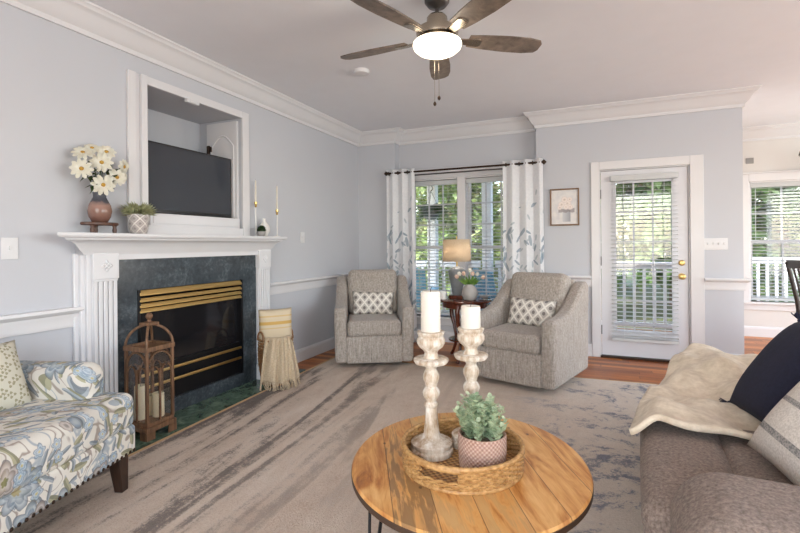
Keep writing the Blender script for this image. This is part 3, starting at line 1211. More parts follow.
MB().tube([(a, -.012, b) for a, b in arch], .008, 8, closed=True).build('arch_moulding', 'trim', cdoor, smooth=60)
MB().rbox((-.16, -.02, .70), (.03, .016, .13), .003).rbox((-.13, -.02, .73), (.02, .012, .05), .003).build('hinge', 'bronze', cdoor, smooth=40)
sn = thing('motion_sensor', 'small white sensor box under the niche top edge', 'sensor', (XL + .012, 2.70, 2.385))
MB().rbox((.012, 0, 0), (.035, .12, .03), .006).build('housing', 'plastic', sn, smooth=40)
MB().rbox((.031, 0, -.004), (.004, .06, .012), .002).build('lens', 'blind', sn, smooth=40)

# ---- mantel things
MZ = 1.3352
MX = XL + .105
rs_ = thing('wooden_riser', 'small dark wood footed riser on the mantel under the flower vase', 'riser', (MX, 1.905, MZ))
MB().lathe([(.07, .048), (.074, .052), (.074, .062), (.07, .066)], 32, fn=None).build('top', 'riser_wood', rs_, smooth=40).scale = (.85, 1.55, 1)
for (a, b) in ((.035, -.07), (.035, .07), (-.04, 0.)):
    MB().lathe([(.011, 0), (.013, .02), (.010, .035), (.013, .048)], 12, (a, b, 0)).build('foot', 'riser_wood', rs_, smooth=40)
vs_ = thing('flower_vase', 'brown and charcoal glazed vase holding daisies on the mantel', 'vase', (MX, 1.905, MZ + .0665))
MB().lathe([(.036, 0), (.044, .004), (.060, .035), (.066, .07), (.060, .105), (.046, .135), (.036, .155), (.035, .17), (.040, .185), (.037, .186), (.030, .17), (.030, .10)], 36).build('body', 'glaze', vs_, smooth=50)


def daisy(y, z, label, rad=.056, x=None, tilt=(0, 0), side=False, core=None):
    x = MX + .035 if x is None else x
    face = Vector((.95, -.55 + tilt[0], .15 + tilt[1])).normalized()
    root = thing('daisy', label, 'flower', (x, y, z), group='white daisies in the mantel vase')
    q = face.to_track_quat('Z', 'Y').to_matrix().to_4x4()
    pm = MB()
    pm.M = q
    for ring, (n, ln, lift, w_) in enumerate(((10, rad, .10, .0125), (8, rad * .80, .34, .0115))):
        for i in range(n):
            a = 2 * PI * (i + .5 * ring) / n + rng.uniform(-.1, .1)
            d = Vector((math.cos(a), math.sin(a), lift + rng.uniform(-.06, .1)))
            sd = Vector((-math.sin(a), math.cos(a), 0))
            p0 = d * .006
            c1 = d * ln * .45
            c2 = d * ln * .8
            e = d * ln
            up = Vector((0, 0, .004 + .003 * ring))
            pm.add([tuple(p0 + up - sd * .004), tuple(p0 + up + sd * .004), tuple(c1 + up * 1.6 + sd * w_ * .8), tuple(c1 + up * 1.6 - sd * w_ * .8), tuple(c2 + up + sd * w_), tuple(c2 + up - sd * w_), tuple(e + sd * w_ * .35), tuple(e - sd * w_ * .35)],
                   [(0, 1, 2, 3), (3, 2, 4, 5), (5, 4, 6, 7)])
    pm.build('petals', 'petal', root, smooth=60)
    cm = MB()
    cm.M = q
    cm.ball((0, 0, .010), (.013, .013, .008), 12, 8)
    cm.build('flower_center', 'daisy_core', root, smooth=60)
    st = MB()
    v0 = Vector((MX, 1.905, MZ + .235)) - Vector((x, y, z))
    p0 = Vector(-face * .004)
    mid = (p0 + v0) * .5 + Vector((-.01, 0, .02)) - face * .02
    pts = [p0.lerp(mid, t).lerp(mid.lerp(v0, t), t) for t in (0, .25, .5, .75, 1.)]
    pts.append(v0 + Vector((0, 0, -.09)))
    st.tube(pts, .0028, 6)
    st.build('stem', 'daisy_leaf', root, smooth=60)
    lf_ = MB()
    for t in (1, 2, 3):
        for _ in range(3):
            d = Vector((rng.uniform(-.2, 1), rng.uniform(-1, 1), rng.uniform(-.3, .5)))
            lf_.leaf(pts[t], d, (0, 0, 1), rng.uniform(.05, .085), .016)
    lf_.build('leaves', 'daisy_leaf', root)
    return root


daisy(1.775, 1.712, 'leftmost white daisy in the mantel vase', .062, tilt=(-.2, .0))
daisy(1.895, 1.768, 'large white daisy at the middle of the mantel bouquet', .064)
daisy(1.990, 1.690, 'white daisy at the right of the bouquet just above the low front one', .056, tilt=(.2, -.1))
daisy(1.890, 1.630, 'lowest white daisy hanging in front of the vase neck', .066, x=MX + .055, tilt=(0, -.25))
daisy(1.935, 1.838, 'uppermost white daisy of the bouquet, to the right of its neighbour', .056, x=MX + .02, tilt=(.1, .5))
daisy(1.805, 1.812, 'white daisy at the upper left of the bouquet tilted upward', .060, x=MX + .0, tilt=(-.1, .9))
daisy(1.872, 1.852, 'small white daisy behind the top of the bouquet', .046, x=MX - .02, tilt=(0, .9))
daisy(2.058, 1.772, 'drooping white daisy at the upper right of the bouquet', .050, x=MX + .0, tilt=(.9, -.3))
daisy(2.055, 1.700, 'rightmost white daisy of the bouquet turned to its side', .044, x=MX + .0, tilt=(1.1, -.4))


def spiky(mb, n, c, r, L, w, rg, up=.5):
    for _ in range(n):
        a = rg.uniform(0, 2 * PI)
        e = rg.uniform(-.1, 1.)
        d = Vector((math.cos(a) * (1 - e * .5), math.sin(a) * (1 - e * .5), e + .1))
        p = Vector(c) + Vector((math.cos(a) * rg.uniform(0, r), math.sin(a) * rg.uniform(0, r), rg.uniform(0, r * up)))
        mb.leaf(p, d, (0, 0, 1), rg.uniform(.6, 1.) * L, w)


pt = thing('patterned_planter', 'diamond patterned grey planter of sage greenery on the mantel', 'potted plant', (MX + .005, 2.165, MZ))
MB().lathe([(.046, 0), (.050, .004), (.062, .06), (.070, .125), (.070, .13), (.064, .13), (.058, .10)], 40).build('pot', 'ikat', pt, smooth=40)
MB().lathe([(.001, .112), (.062, .112)], 24, cap=False).build('soil', 'bark', pt)
fo = MB()
spiky(fo, 380, (0, 0, .115), .06, .095, .0075, rng, .5)
fo.build('foliage', 'sage', pt)
bx = thing('boxwood_ball', 'small round boxwood ball in a grey cup on the mantel', 'potted plant', (MX + .02, 3.385, MZ))
MB().lathe([(.026, 0), (.034, .015), (.038, .04), (.036, .045), (.030, .04)], 28).build('cup', 'grey_bowl', bx, smooth=50)
fo = MB().ball((0, 0, .058), (.036, .036, .032), 16, 10)
for _ in range(420):
    a, e = rng.uniform(0, 2 * PI), rng.uniform(-.25, 1)
    q = math.sqrt(max(0, 1 - e * e))
    d = Vector((math.cos(a) * q, math.sin(a) * q, e))
    fo.leaf(Vector((0, 0, .058)) + d * .033, d + Vector((rng.uniform(-.5, .5), rng.uniform(-.5, .5), rng.uniform(-.5, .5))), (0, 0, 1), .012, .004)
fo.build('foliage', 'boxwood', bx)
wv_ = thing('white_vase', 'white bulbous bud vase behind the boxwood ball on the mantel', 'vase', (MX - .035, 3.49, MZ))
MB().lathe([(.022, 0), (.030, .006), (.050, .05), (.054, .075), (.044, .105), (.020, .135), (.013, .15), (.015, .17), (.011, .17), (.009, .14)], 32).build('body', 'white_ceramic', wv_, smooth=50)


def taper(y, label, x, cup, ln):
    t = thing('candle_holder', label, 'candle holder', (x, y, MZ))
    MB().lathe([(.030, 0), (.030, .005), (.008, .010), (.005, .02), (.005, cup - .03), (.006, cup - .025)], 20).build('base', 'white_ceramic', t, smooth=40)
    MB().lathe([(.006, cup - .03), (.012, cup - .02), (.009, cup - .005), (.014, cup), (.014, cup + .022), (.010, cup + .022), (.010, cup + .004)], 16).build('gold_cup', 'brass', t, smooth=40)
    c = thing('taper_candle', 'white taper candle in the ' + label.split(' on ')[0], 'candle', (x, y, MZ + cup + .004))
    MB().lathe([(.0095, 0), (.0075, ln), (.002, ln + .008)], 12).build('wax', 'candle', c, smooth=40)
    MB().tube([(0, 0, ln + .006), (.001, 0, ln + .016)], .001, 5).build('wick', 'wick', c)


taper(3.405, 'slim gold and white candlestick left of its pair on the mantel', MX - .06, .30, .21)
taper(3.625, 'slim gold and white candlestick right of its pair on the mantel', MX + .01, .24, .24)

# ---- switches
def switch(loc, rz, w, h, n, label, knob=True):
    t = thing('light_switch', label, 'light switch', loc, rz)
    MB().rbox((0, -.003, 0), (w, .006, h), .002).build('plate', 'plastic', t, smooth=40)
    for i in range(n):
        xx = (i - (n - 1) / 2) * .046
        MB().box((xx, -.008, .003), (.009, .012, .022)).build('toggle', 'plastic', t, bevel=.002)


switch((1.117, YB - .0005, 1.228), 0, .20, .118, 4, 'wide white four gang switch plate on the wall right of the door')
switch((XL + .0005, 4.20, 1.335), R(90), .075, .118, 1, 'white switch plate on the wall right of the mantel')
switch((XL + .0005, 1.475, 1.245), R(90), .08, .118, 1, 'white switch plate on the wall at the left picture edge')

# ---- framed picture
pc = thing('framed_picture', 'brown framed picture of pale flowers left of the door', 'picture', (-.315, YB, 1.655))
pw_, ph_ = .155, .208
fm = MB()
fm.bb(-pw_, -pw_ + .016, -.025, 0, -ph_, ph_).bb(pw_ - .016, pw_, -.025, 0, -ph_, ph_).bb(-pw_ + .016, pw_ - .016, -.025, 0, ph_ - .016, ph_).bb(-pw_ + .016, pw_ - .016, -.025, 0, -ph_, -ph_ + .016)
fm.build('frame', 'frame_wood', pc, bevel=.003)
MB().bb(-pw_ + .016, pw_ - .016, -.012, -.004, -ph_ + .016, ph_ - .016).build('canvas', 'painting', pc)

# ---- curtains and rod
rod = thing('curtain_rod', 'dark bronze double curtain rod with square finials over the window', 'curtain rod', (-1.50, YB - .10, 2.165))
MB().tube([(-.945, 0, 0), (.955, 0, 0)], .012, 12).build('rod', 'bronze', rod, smooth=50)
MB().tube([(-.90, .05, -.035), (.93, .05, -.035)], .009, 10).build('inner_rod', 'pewter', rod, smooth=50)
for sx in (-1, 1):
    f_ = MB()
    f_.M = Matrix.Translation((sx * .975, 0, 0)) @ Matrix.Rotation(R(45), 4, 'Y')
    f_.rbox((0, 0, 0), (.044, .03, .044), .006).rbox((0, -.002, 0), (.026, .04, .026), .006)
    f_.build('finial', 'bronze', rod, smooth=40)
    MB().tube([(sx * .93, 0, -.014), (sx * .93, .02, -.03), (sx * .93, .098, -.03)], .006, 8).box((sx * .93, .096, -.03), (.03, .006, .07)).build('bracket', 'bronze', rod, smooth=40)


def curtain(x0, x1, folds, label, seed):
    t = thing('curtain', label, 'curtain', ((x0 + x1) / 2, YB - .10, .02))
    wd, H = x1 - x0, 2.19
    rg = random.Random(seed)
    ph = [rg.uniform(-.4, .4) for _ in range(6)]

    def fn(u, v):
        z = v * H
        fl = 1 - v
        amp = .022 + .008 * fl * math.sin(u * 9 + ph[0])
        y = amp * math.sin(2 * PI * folds * u + ph[1] * fl) + .006 * math.sin(23 * u + 5 * fl + ph[2]) * fl
        x = (u - .5) * wd * (1 + .05 * fl * math.sin(2.2 * fl + ph[3])) + .008 * math.sin(2 * PI * folds * u * 2 + ph[4]) * (.4 + fl)
        return (x, y * (1 if v < .95 else 1), z)
    MB().grid(110, 40, fn).build('cloth', 'curtain', t, smooth=180, solid=.002)
    for i in range(folds * 2):
        u = (i + .0 + .25 * 0) / (folds * 2) + .0
        u = (i + .5) / (folds * 2)
        xx = (u - .5) * wd
        ring = MB()
        ring.M = Matrix.Translation((xx, 0, 2.145)) @ Matrix.Rotation(R(90) , 4, 'Y') 
        ring.tube([(.021 * math.cos(2 * PI * k / 18), .021 * math.sin(2 * PI * k / 18), 0) for k in range(18)], .0045, 6, closed=True)
        ring.build('grommet', 'bronze', t, smooth=60)


curtain(-2.475, -2.085, 3, 'white curtain with blue leaf print on the left of the window', 3)
curtain(-.985, -.535, 3, 'white curtain with blue leaf print on the right of the window', 8)


# ---- ceiling fan
FX, FY = -.876, 2.672
fan = thing('ceiling_fan', 'five blade weathered wood ceiling fan with lit glass bowl', 'ceiling fan', (FX, FY, CZ))
MB().lathe([(.075, 0), (.075, -.02), (.055, -.045), (.018, -.055), (.014, -.06)], 32).build('canopy', 'pewter', fan, smooth=40)
MB().lathe([(.012, -.05), (.012, -.12)], 16).build('downrod', 'pewter', fan, smooth=40)
MB().lathe([(.02, -.09), (.05, -.10), (.062, -.115), (.066, -.165), (.12, -.185), (.128, -.205), (.122, -.235), (.10, -.25), (.05, -.255)], 40).build('motor_housing', 'nickel', fan, smooth=40)
ZB = -.24
for k_ in range(5):
    an = R(34 + 72 * k_)
    b = MB()
    b.M = Matrix.Rotation(an, 4, 'Z') @ Matrix.Translation((0, 0, ZB)) @ Matrix.Rotation(R(-12), 4, 'X')
    outl = [(.20, -.050), (.30, -.062), (.45, -.072), (.58, -.070), (.655, -.055), (.672, -.03), (.672, .03), (.655, .055), (.58, .070), (.45, .072), (.30, .062), (.20, .050)]
    b.prism(outl, 2, -.004, .004)
    bl = b.build('blade', 'blade_wood', fan, bevel=.002)
    h_ = MB()
    h_.M = Matrix.Rotation(an, 4, 'Z') @ Matrix.Translation((0, 0, ZB)) @ Matrix.Rotation(R(-12), 4, 'X')
    h_.prism([(.10, -.018), (.17, -.022), (.26, -.032), (.275, -.02), (.275, .02), (.26, .032), (.17, .022), (.10, .018)], 2, -.012, -.004)
    h_.build('blade_iron', 'nickel', bl, bevel=.002)
lk = MB().lathe([(.05, -.245), (.08, -.25), (.09, -.256), (.138, -.258), (.142, -.264), (.138, -.268)], 36).build('light_kit', 'nickel', fan, smooth=40)
MB().lathe([(.138, -.262), (.146, -.268), (.149, -.280), (.143, -.298), (.122, -.318), (.085, -.335), (.04, -.345), (.012, -.347)], 40).build('glass_bowl', 'bowl_light', fan, smooth=60)
MB().lathe([(.022, -.343), (.024, -.349), (.014, -.356), (.008, -.362), (.002, -.366)], 20).build('bowl_finial', 'nickel', fan, smooth=40)
for (dx, dy, zl, lb) in ((-.012, -.02, -.63, 0), (.012, -.01, -.595, 1)):
    ch = MB().tube([(dx, dy, -.34), (dx, dy, zl)], .0014, 5).build('pull_chain', 'nickel', fan)
    MB().lathe([(.002, zl - .026), (.009, zl - .018), (.010, zl - .010), (.004, zl + .002), (.002, zl + .004)], 12, (dx, dy, 0)).build('pull_knob', 'bronze', ch, smooth=50)
light('fan_bulb_glow', 'POINT', (FX, FY, CZ - .40), 5, (1, .86, .68), radius=.1)
sd = thing('smoke_detector', 'round white smoke detector on the ceiling left of the fan', 'smoke detector', (-1.83, 3.50, CZ))
MB().lathe([(.068, 0), (.068, -.012), (.062, -.028), (.035, -.036), (.001, -.036)], 32).build('cover', 'plastic', sd, smooth=40)
MB().lathe([(.012, -.034), (.012, -.039), (.001, -.039)], 16, (.02, 0, 0)).build('test_button', 'blind', sd, smooth=40)


# ---- pillow helper
def pillow_mb(w, h, t, n=18, pinch=.06):
    mb = MB()
    def P(sg):
        def fn(u, v):
            a, b = 2 * u - 1, 2 * v - 1
            prof_ = max(0., (1 - abs(a) ** 2.6)) ** .55 * max(0., (1 - abs(b) ** 2.6)) ** .55
            k1 = 1 - pinch * (1 - b * b) * abs(a) ** 3
            k2 = 1 - pinch * (1 - a * a) * abs(b) ** 3
            return (a * w / 2 * k1, sg * t / 2 * prof_, b * h / 2 * k2)
        return fn
    mb.grid(n, n, P(-1))
    o = len(mb.v)
    mb.grid(n, n, P(1))
    mb.f = [f if max(f) < o else tuple(reversed(f)) for f in mb.f]
    return mb


def soft(o):
    k = o.modifiers.new('weld', 'WELD')
    k.merge_threshold = .0005
    return o


# ---- swivel armchairs
def armchair(loc, rz, label):
    t = thing('armchair', label, 'armchair', loc, rz)
    MB().lathe([(.27, 0), (.28, .006), (.28, .03), (.22, .035), (.22, .05)], 36).build('swivel_base', 'charcoal', t, smooth=40)
    MB().rbox((0, -.02, .18), (.57, .80, .28), .025, 3, 4).build('front_panel', 'chenille', t, smooth=50)
    for sx in (-1, 1):
        def armf(q, un, sx=sx):
            y_ = q[1]
            tp = .605
            for (ya, yb, za, zb) in ((-.43, -.22, .605, .610), (-.22, -.06, .610, .645), (-.06, .10, .645, .725), (.10, .23, .725, .825), (.23, .33, .825, .875), (.33, .50, .875, .875)):
                if ya <= y_ <= yb:
                    t_ = (y_ - ya) / (yb - ya)
                    tp = za + (zb - za) * t_
            h01 = (q[2] + .30) / .60
            return [q[0] * 1. + sx * .012 * h01, y_, -.30 + h01 * (tp - .045)]
        MB().rbox((sx * .333, 0, .345), (.125, .85, .60), .04, 4, 12, fn=armf).build('arm', 'chenille', t, smooth=70)
    MB().rbox((0, .355, .47), (.60, .13, .84), .04, 3, 4).build('back_panel', 'chenille', t, smooth=50)
    MB().rbox((0, -.09, .392), (.545, .69, .16), .045, 4, 6, (0, 0, .12)).build('seat_cushion', 'chenille', t, smooth=60)
    bc = MB()
    bc.M = Matrix.Translation((0, .215, .70)) @ Matrix.Rotation(R(-13), 4, 'X')
    bc.rbox((0, 0, 0), (.555, .19, .50), .06, 4, 6, (0, .22, .02))
    bc.build('back_cushion', 'chenille', t, smooth=60)
    return t


def on(root_loc, rz, p):
    c, s_ = math.cos(rz), math.sin(rz)
    return (root_loc[0] + p[0] * c - p[1] * s_, root_loc[1] + p[0] * s_ + p[1] * c, root_loc[2] + p[2])


def lumbar(cl, rz, label):
    p = thing('lumbar_pillow', label, 'pillow', on(cl, rz, (.0, .035, .590)), rot=(R(-16), R(2), rz))
    soft(pillow_mb(.46, .26, .13).build('cover', 'lattice', p, smooth=80))


CL = (-2.25, 4.53, RUGZ)
CR = (-.565, 4.39, RUGZ)
armchair(CL, R(28), 'grey tweed swivel armchair in the corner by the left curtain')
armchair(CR, R(-17), 'grey tweed swivel armchair between the right curtain and the door')
lumbar(CL, R(28), 'lattice print lumbar pillow on the armchair in the corner')
lumbar(CR, R(-17), 'lattice print lumbar pillow on the armchair near the door')

# ---- side table with lamp, tulips
STX, STY, STZ = -1.30, 4.86, .655
stb = thing('side_table', 'round two tier mahogany side table between the armchairs', 'side table', (STX, STY, 0))
MB().lathe([(.27, STZ - .025), (.285, STZ - .018), (.285, STZ - .006), (.275, STZ)], 48).build('tabletop', 'mahogany', stb, smooth=40)
MB().lathe([(.235, STZ - .085), (.245, STZ - .08), (.245, STZ - .025)], 48).build('apron', 'mahogany', stb, smooth=40)
for k_ in range(3):
    an = R(-95 + 120 * k_)
    pts = []
    for (rr, zz) in ((.22, STZ - .03), (.245, .55), (.235, .45), (.19, .34), (.165, .24), (.175, .14), (.215, .06), (.245, .02), (.25, .012)):
        pts.append((rr * math.cos(an), rr * math.sin(an), zz))
    MB().tube(pts, [.022, .027, .024, .019, .017, .016, .015, .018, .012], 10).build('leg', 'mahogany', stb, smooth=60)
MB().lathe([(.17, .21), (.185, .215), (.185, .228), (.17, .232)], 40).build('lower_shelf', 'mahogany', stb, smooth=40)
LPX, LPY = STX - .10, STY + .03
lamp = thing('table_lamp', 'lit table lamp with drum shade and grey tapered ceramic body', 'lamp', (LPX, LPY, STZ))
MB().rbox((0, 0, .018), (.15, .12, .036), .004).build('base', 'mahogany', lamp, smooth=40)
MB().lathe([(.042, .036), (.050, .05), (.072, .16), (.092, .27), (.096, .30), (.080, .325), (.035, .345), (.016, .35)], 32).build('body', 'grey_ceramic', lamp, smooth=50)
MB().lathe([(.008, .34), (.008, .44)], 10).build('neck', 'brass', lamp, smooth=40)
MB().lathe([(.152, .405), (.145, .645)], 48, cap=False).build('lamp_shade', 'shade', lamp, smooth=60, solid=.002)
MB().lathe([(.004, .44), (.004, .66), (.009, .665), (.007, .68), (.001, .685)], 12).tube([(-.145, 0, .64), (.145, 0, .64)], .0015, 5).build('finial', 'brass', lamp, smooth=50)
light('lamp_bulb', 'POINT', (LPX, LPY, STZ + .52), 2.4, (1, .92, .82), radius=.04)
TVX, TVY = STX + .075, STY - .10
tvz = thing('tulip_vase', 'round ribbed grey vase of tulips on the side table', 'vase', (TVX, TVY, STZ))
MB().lathe([(.045, 0), (.062, .01), (.082, .06), (.080, .10), (.060, .14), (.040, .158), (.040, .168), (.034, .168), (.034, .12)], 48, fn=lambda r, z, a: r * (1 + .02 * math.cos(24 * a))).build('body', 'ribbed_ceramic', tvz, smooth=60)
TN = ['leftmost tulip', 'second tulip from the left', 'third tulip from the left', 'middle tulip', 'third tulip from the right', 'second tulip from the right', 'rightmost tulip']
for i, nm in enumerate(TN):
    f_ = (i - 3) / 3
    top = Vector((f_ * .125, -.03 + .04 * math.cos(i * 2.1), .165 - .05 * abs(f_) + .015 * (i % 2)))
    t = thing('tulip', ('pink ' if i % 2 == 0 else 'white ') + nm + ' in the round grey vase', 'flower', (TVX, TVY, STZ + .115), group='tulips in the side table vase')
    sp = [Vector((f_ * .01, 0, 0)), Vector((f_ * .03, top.y * .4, .06)), Vector((f_ * .09, top.y * .8, top.z * .75)), top]
    MB().tube(sp, .0032, 6).build('stem', 'tulip_leaf', t, smooth=60)
    dirv = (sp[3] - sp[2]).normalized()
    q = dirv.to_track_quat('Z', 'Y').to_matrix().to_4x4()
    bd = MB()
    bd.M = Matrix.Translation(top) @ q
    for k_ in range(6):
        a = 2 * PI * k_ / 6
        rr = .017 if k_ % 2 else .014
        c_, s_ = math.cos(a), math.sin(a)
        cross = Vector((-s_, c_, 0))
        rowp = []
        for (zz, ro, ww) in ((0, .003, .005), (.012, rr, .013), (.03, rr * 1.05, .012), (.046, rr * .8, .003)):
            cc = Vector((c_ * ro, s_ * ro, zz))
            rowp += [tuple(cc - cross * ww), tuple(cc + cross * ww)]
        bd.add(rowp, [(0, 1, 3, 2), (2, 3, 5, 4), (4, 5, 7, 6)])
    bd.build('petals', 'pink_petal' if i % 2 == 0 else 'white_petal', t, smooth=60)
    lf_ = MB()
    for sgn in (-1, 1):
        lf_.leaf((f_ * .02, 0, .03), (f_ * .7 + sgn * .35, rng.uniform(-.5, .2), .8), (0, 1, .2), .13, .014, .12)
    lf_.build('leaves', 'tulip_leaf', t)
urn = thing('white_pedestal_bowl', 'white pedestal bowl on the lower shelf of the side table', 'bowl', (STX + .03, STY - .04, .233))
MB().lathe([(.085, 0), (.088, .01), (.075, .03), (.045, .06), (.04, .09), (.06, .12), (.115, .17), (.135, .225), (.13, .235), (.12, .225), (.10, .18), (.04, .135)], 40).build('bowl', 'white_ceramic', urn, smooth=50)
dish = thing('small_grey_dish', 'small grey footed dish at the right end of the side table', 'dish', (STX + .215, STY - .03, STZ))
MB().lathe([(.025, 0), (.025, .005), (.012, .012), (.04, .03), (.05, .042), (.046, .042), (.03, .032)], 28).build('bowl', 'grey_bowl', dish, smooth=50)
jar = thing('white_candle_jar', 'small white candle jar at the left of the lamp base', 'candle jar', (STX - .22, STY - .10, STZ))
MB().lathe([(.034, 0), (.037, .004), (.037, .085), (.033, .085), (.033, .065)], 28).build('body', 'white_ceramic', jar, smooth=40)

# ---- floral loveseat
LSX, LSY, LRZ = -2.345, .87, R(107)
ls = thing('loveseat', 'blue and taupe floral loveseat with nailhead trim and dark legs', 'loveseat', (LSX, LSY, RUGZ), LRZ)
w2, d2 = .70, .38
MB().rbox((0, 0, .255), (1.40, .76, .14), .018, 3, 4).build('seat_frame', 'floral', ls, smooth=50)
MB().rbox((0, .015, .40), (1.41, .80, .185), .05, 5, 8, (0, 0, .10)).build('seat_cushion', 'floral', ls, smooth=60)
MB().rbox((-.08, d2 - .07, .54), (1.24, .14, .54), .05, 4, 4).build('backrest', 'floral', ls, smooth=60)
for sx in (-1, 1):
    MB().rbox((sx * (w2 - .085), .07, .505), (.17, .62, .30), .075, 5, 4).build('arm', 'floral', ls, smooth=60)
nh = MB()
for i in range(46):
    nh.ball((-w2 + .02 + i * (1.36 / 45), -d2 - .001, .198), (.0085, .005, .0085), 8, 5)
for sx in (-1, 1):
    for i in range(24):
        nh.ball((sx * (w2 + .001), -d2 + .02 + i * .031, .198), (.005, .0085, .0085), 8, 5)
nh.build('nailhead_trim', 'bronze', ls, smooth=60)
for (sx, sy) in ((-1, -1), (1, -1), (-1, 1), (1, 1)):
    l_ = MB()
    cx, cy = sx * (w2 - .06), sy * (d2 - .06)
    top, bot = .034, .022
    vs = [(cx + i * top, cy + j * top, .19) for i, j in ((-1, -1), (1, -1), (1, 1), (-1, 1))] + [(cx + sx * .012 + i * bot, cy + sy * .01 + j * bot, 0.) for i, j in ((-1, -1), (1, -1), (1, 1), (-1, 1))]
    l_.add(vs, [(0, 1, 2, 3), (7, 6, 5, 4), (0, 4, 5, 1), (1, 5, 6, 2), (2, 6, 7, 3), (3, 7, 4, 0)])
    l_.build('leg', 'dark_leg', ls, bevel=.003)
pp = on((LSX, LSY, RUGZ), LRZ, (.345, .12, .625))
pb = thing('throw_pillow', 'beige printed pillow at the left edge on the floral loveseat', 'pillow', pp, rot=(R(-24), 0, LRZ + R(-12)))
soft(pillow_mb(.38, .34, .14).build('cover', 'beige_print', pb, smooth=80))

# ---- lantern
LNX, LNY, LNZ = -2.725, 2.155, .0142
ln = thing('floor_lantern', 'brown wooden gothic arch floor lantern on the marble hearth', 'lantern', (LNX, LNY, LNZ))
hw = .095
bs = MB().rbox((0, 0, .065), (.225, .225, .03), .004).rbox((0, 0, .092), (.205, .205, .026), .004)
bs.build('base', 'lantern_wood', ln, smooth=40)
for (sx, sy) in ((-1, -1), (1, -1), (1, 1), (-1, 1)):
    MB().prism([(sx * .112, sy * .112), (sx * .05, sy * .112), (sx * .062, sy * .09), (sx * .09, sy * .062), (sx * .112, sy * .05)], 2, 0, .05).build('foot', 'lantern_wood', ln)
    MB().rbox((sx * hw, sy * hw, .335), (.018, .018, .47), .003).build('corner_post', 'lantern_wood', ln, smooth=40)
rf = MB()
for (sx, sy) in ((0, -1), (0, 1)):
    rf.rbox((0, sy * .1, .575), (.215, .018, .03), .003)
for sx in (-1, 1):
    rf.rbox((sx * .1, 0, .575), (.018, .215, .03), .003)
rf.box((0, 0, .566), (.19, .19, .008))
rf.build('roof_tray', 'lantern_wood', ln, smooth=40)


def gothic(mat4):
    g_ = MB()
    g_.M = mat4
    g_.rbox((0, 0, .27), (.012, .012, .34), .002)
    for sx in (-1, 1):                        # two small lancets
        for s2 in (-1, 1):
            pts = []
            cx = sx * hw * .5
            for i in range(9):
                t = i / 8
                pts.append((cx + s2 * hw * .46 * math.cos(t * R(78)), 0, .37 + .085 * math.sin(t * R(90))))
            g_.tube(pts, .0055, 6)
    for s2 in (-1, 1):                        # the enclosing pointed arch
        g_.tube([(s2 * hw * math.cos(i / 10 * R(90)), 0, .42 + .13 * math.sin(i / 10 * R(90)) ** .9) for i in range(11)], .0065, 6)
    return g_


for (an, nm) in ((0, 0), (90, 0), (180, 0), (270, 0)):
    gothic(Matrix.Rotation(R(an), 4, 'Z') @ Matrix.Translation((0, -hw, 0))).build('tracery', 'lantern_wood', ln, smooth=60)
pn = MB()
for an in range(4):
    pn.M = Matrix.Rotation(R(90 * an), 4, 'Z') @ Matrix.Translation((0, -hw + .004, .335))
    pn.box((0, 0, 0), (.18, .002, .46))
pn.build('glass_panes', 'glass', ln)
hd = MB()
for (a0) in (45, 135):
    hd.M = Matrix.Rotation(R(a0), 4, 'Z')
    rr = .098 * math.sqrt(2)
    hd.tube([(rr * math.cos(PI * i / 20), 0, .585 + .135 * math.sin(PI * i / 20)) for i in range(21)], .0085, 8)
hd.build('arched_crown', 'lantern_wood', ln, smooth=60)
MB().rbox((0, 0, .725), (.085, .085, .018), .004).lathe([(.012, .73), (.014, .74), (.010, .75), (.020, .765), (.022, .778), (.015, .792), (.003, .798)], 20).build('finial', 'lantern_wood', ln, smooth=50)
for (dx, dy, h_, lb) in ((-.03, -.045, .22, 'tall cream candle at the left inside the lantern'), (.03, .04, .155, 'short cream candle at the right inside the lantern'), (-.045, .045, .13, 'small cream candle at the back inside the lantern')):
    cn = thing('pillar_candle', lb, 'candle', (LNX + dx, LNY + dy, LNZ + .1055), group='candles inside the lantern')
    MB().lathe([(.035, 0), (.036, .003), (.036, h_ - .004), (.033, h_), (.027, h_ - .004), (.001, h_ - .008)], 28).build('wax', 'cream_candle', cn, smooth=40)
    MB().tube([(0, 0, h_ - .008), (.001, 0, h_ + .010)], .0012, 5).build('wick', 'wick', cn)

# ---- wicker basket, pillow and throw
BX, BY, BZ = -2.66, 3.38, .0142
bk = thing('wicker_basket', 'brown wicker basket holding a pillow beside the fireplace', 'basket', (BX, BY, BZ))
mbk = MB()
for j in range(16):
    z = .012 + j * .024
    r0 = .115 + .035 * math.sin(min(1, z / .38) * 2.2)
    pts = [((r0 + .004 * math.sin(14 * a + (j % 2) * PI)) * math.cos(a), (r0 + .004 * math.sin(14 * a + (j % 2) * PI)) * math.sin(a), z) for a in [2 * PI * k / 84 for k in range(84)]]
    mbk.tube(pts, .0085, 5, closed=True)
for k_ in range(28):
    a = 2 * PI * k_ / 28
    mbk.tube([((.112 + .035 * math.sin(t * 2.2)) * math.cos(a), (.112 + .035 * math.sin(t * 2.2)) * math.sin(a), .01 + t * .38) for t in (0, .25, .5, .75, 1)], .004, 5)
mbk.lathe([(.001, .004), (.11, .004), (.11, .012), (.001, .012)], 28, cap=False)
mbk.build('woven_body', 'wicker', bk, smooth=60)
MB().tube([(.148 * math.cos(a), .148 * math.sin(a), .40) for a in [2 * PI * k / 48 for k in range(48)]], .011, 8, closed=True).build('rim', 'wicker', bk, smooth=60)
for an in (R(75), R(250)):
    c_, s_ = math.cos(an), math.sin(an)
    MB().tube([(.152 * c_ - s_ * q_ * .05, .152 * s_ + c_ * q_ * .05, .40 + .075 * math.sqrt(max(0, 1 - q_ * q_))) for q_ in [-1 + i / 7 for i in range(15)]], .008, 8).build('handle', 'wicker', bk, smooth=60)
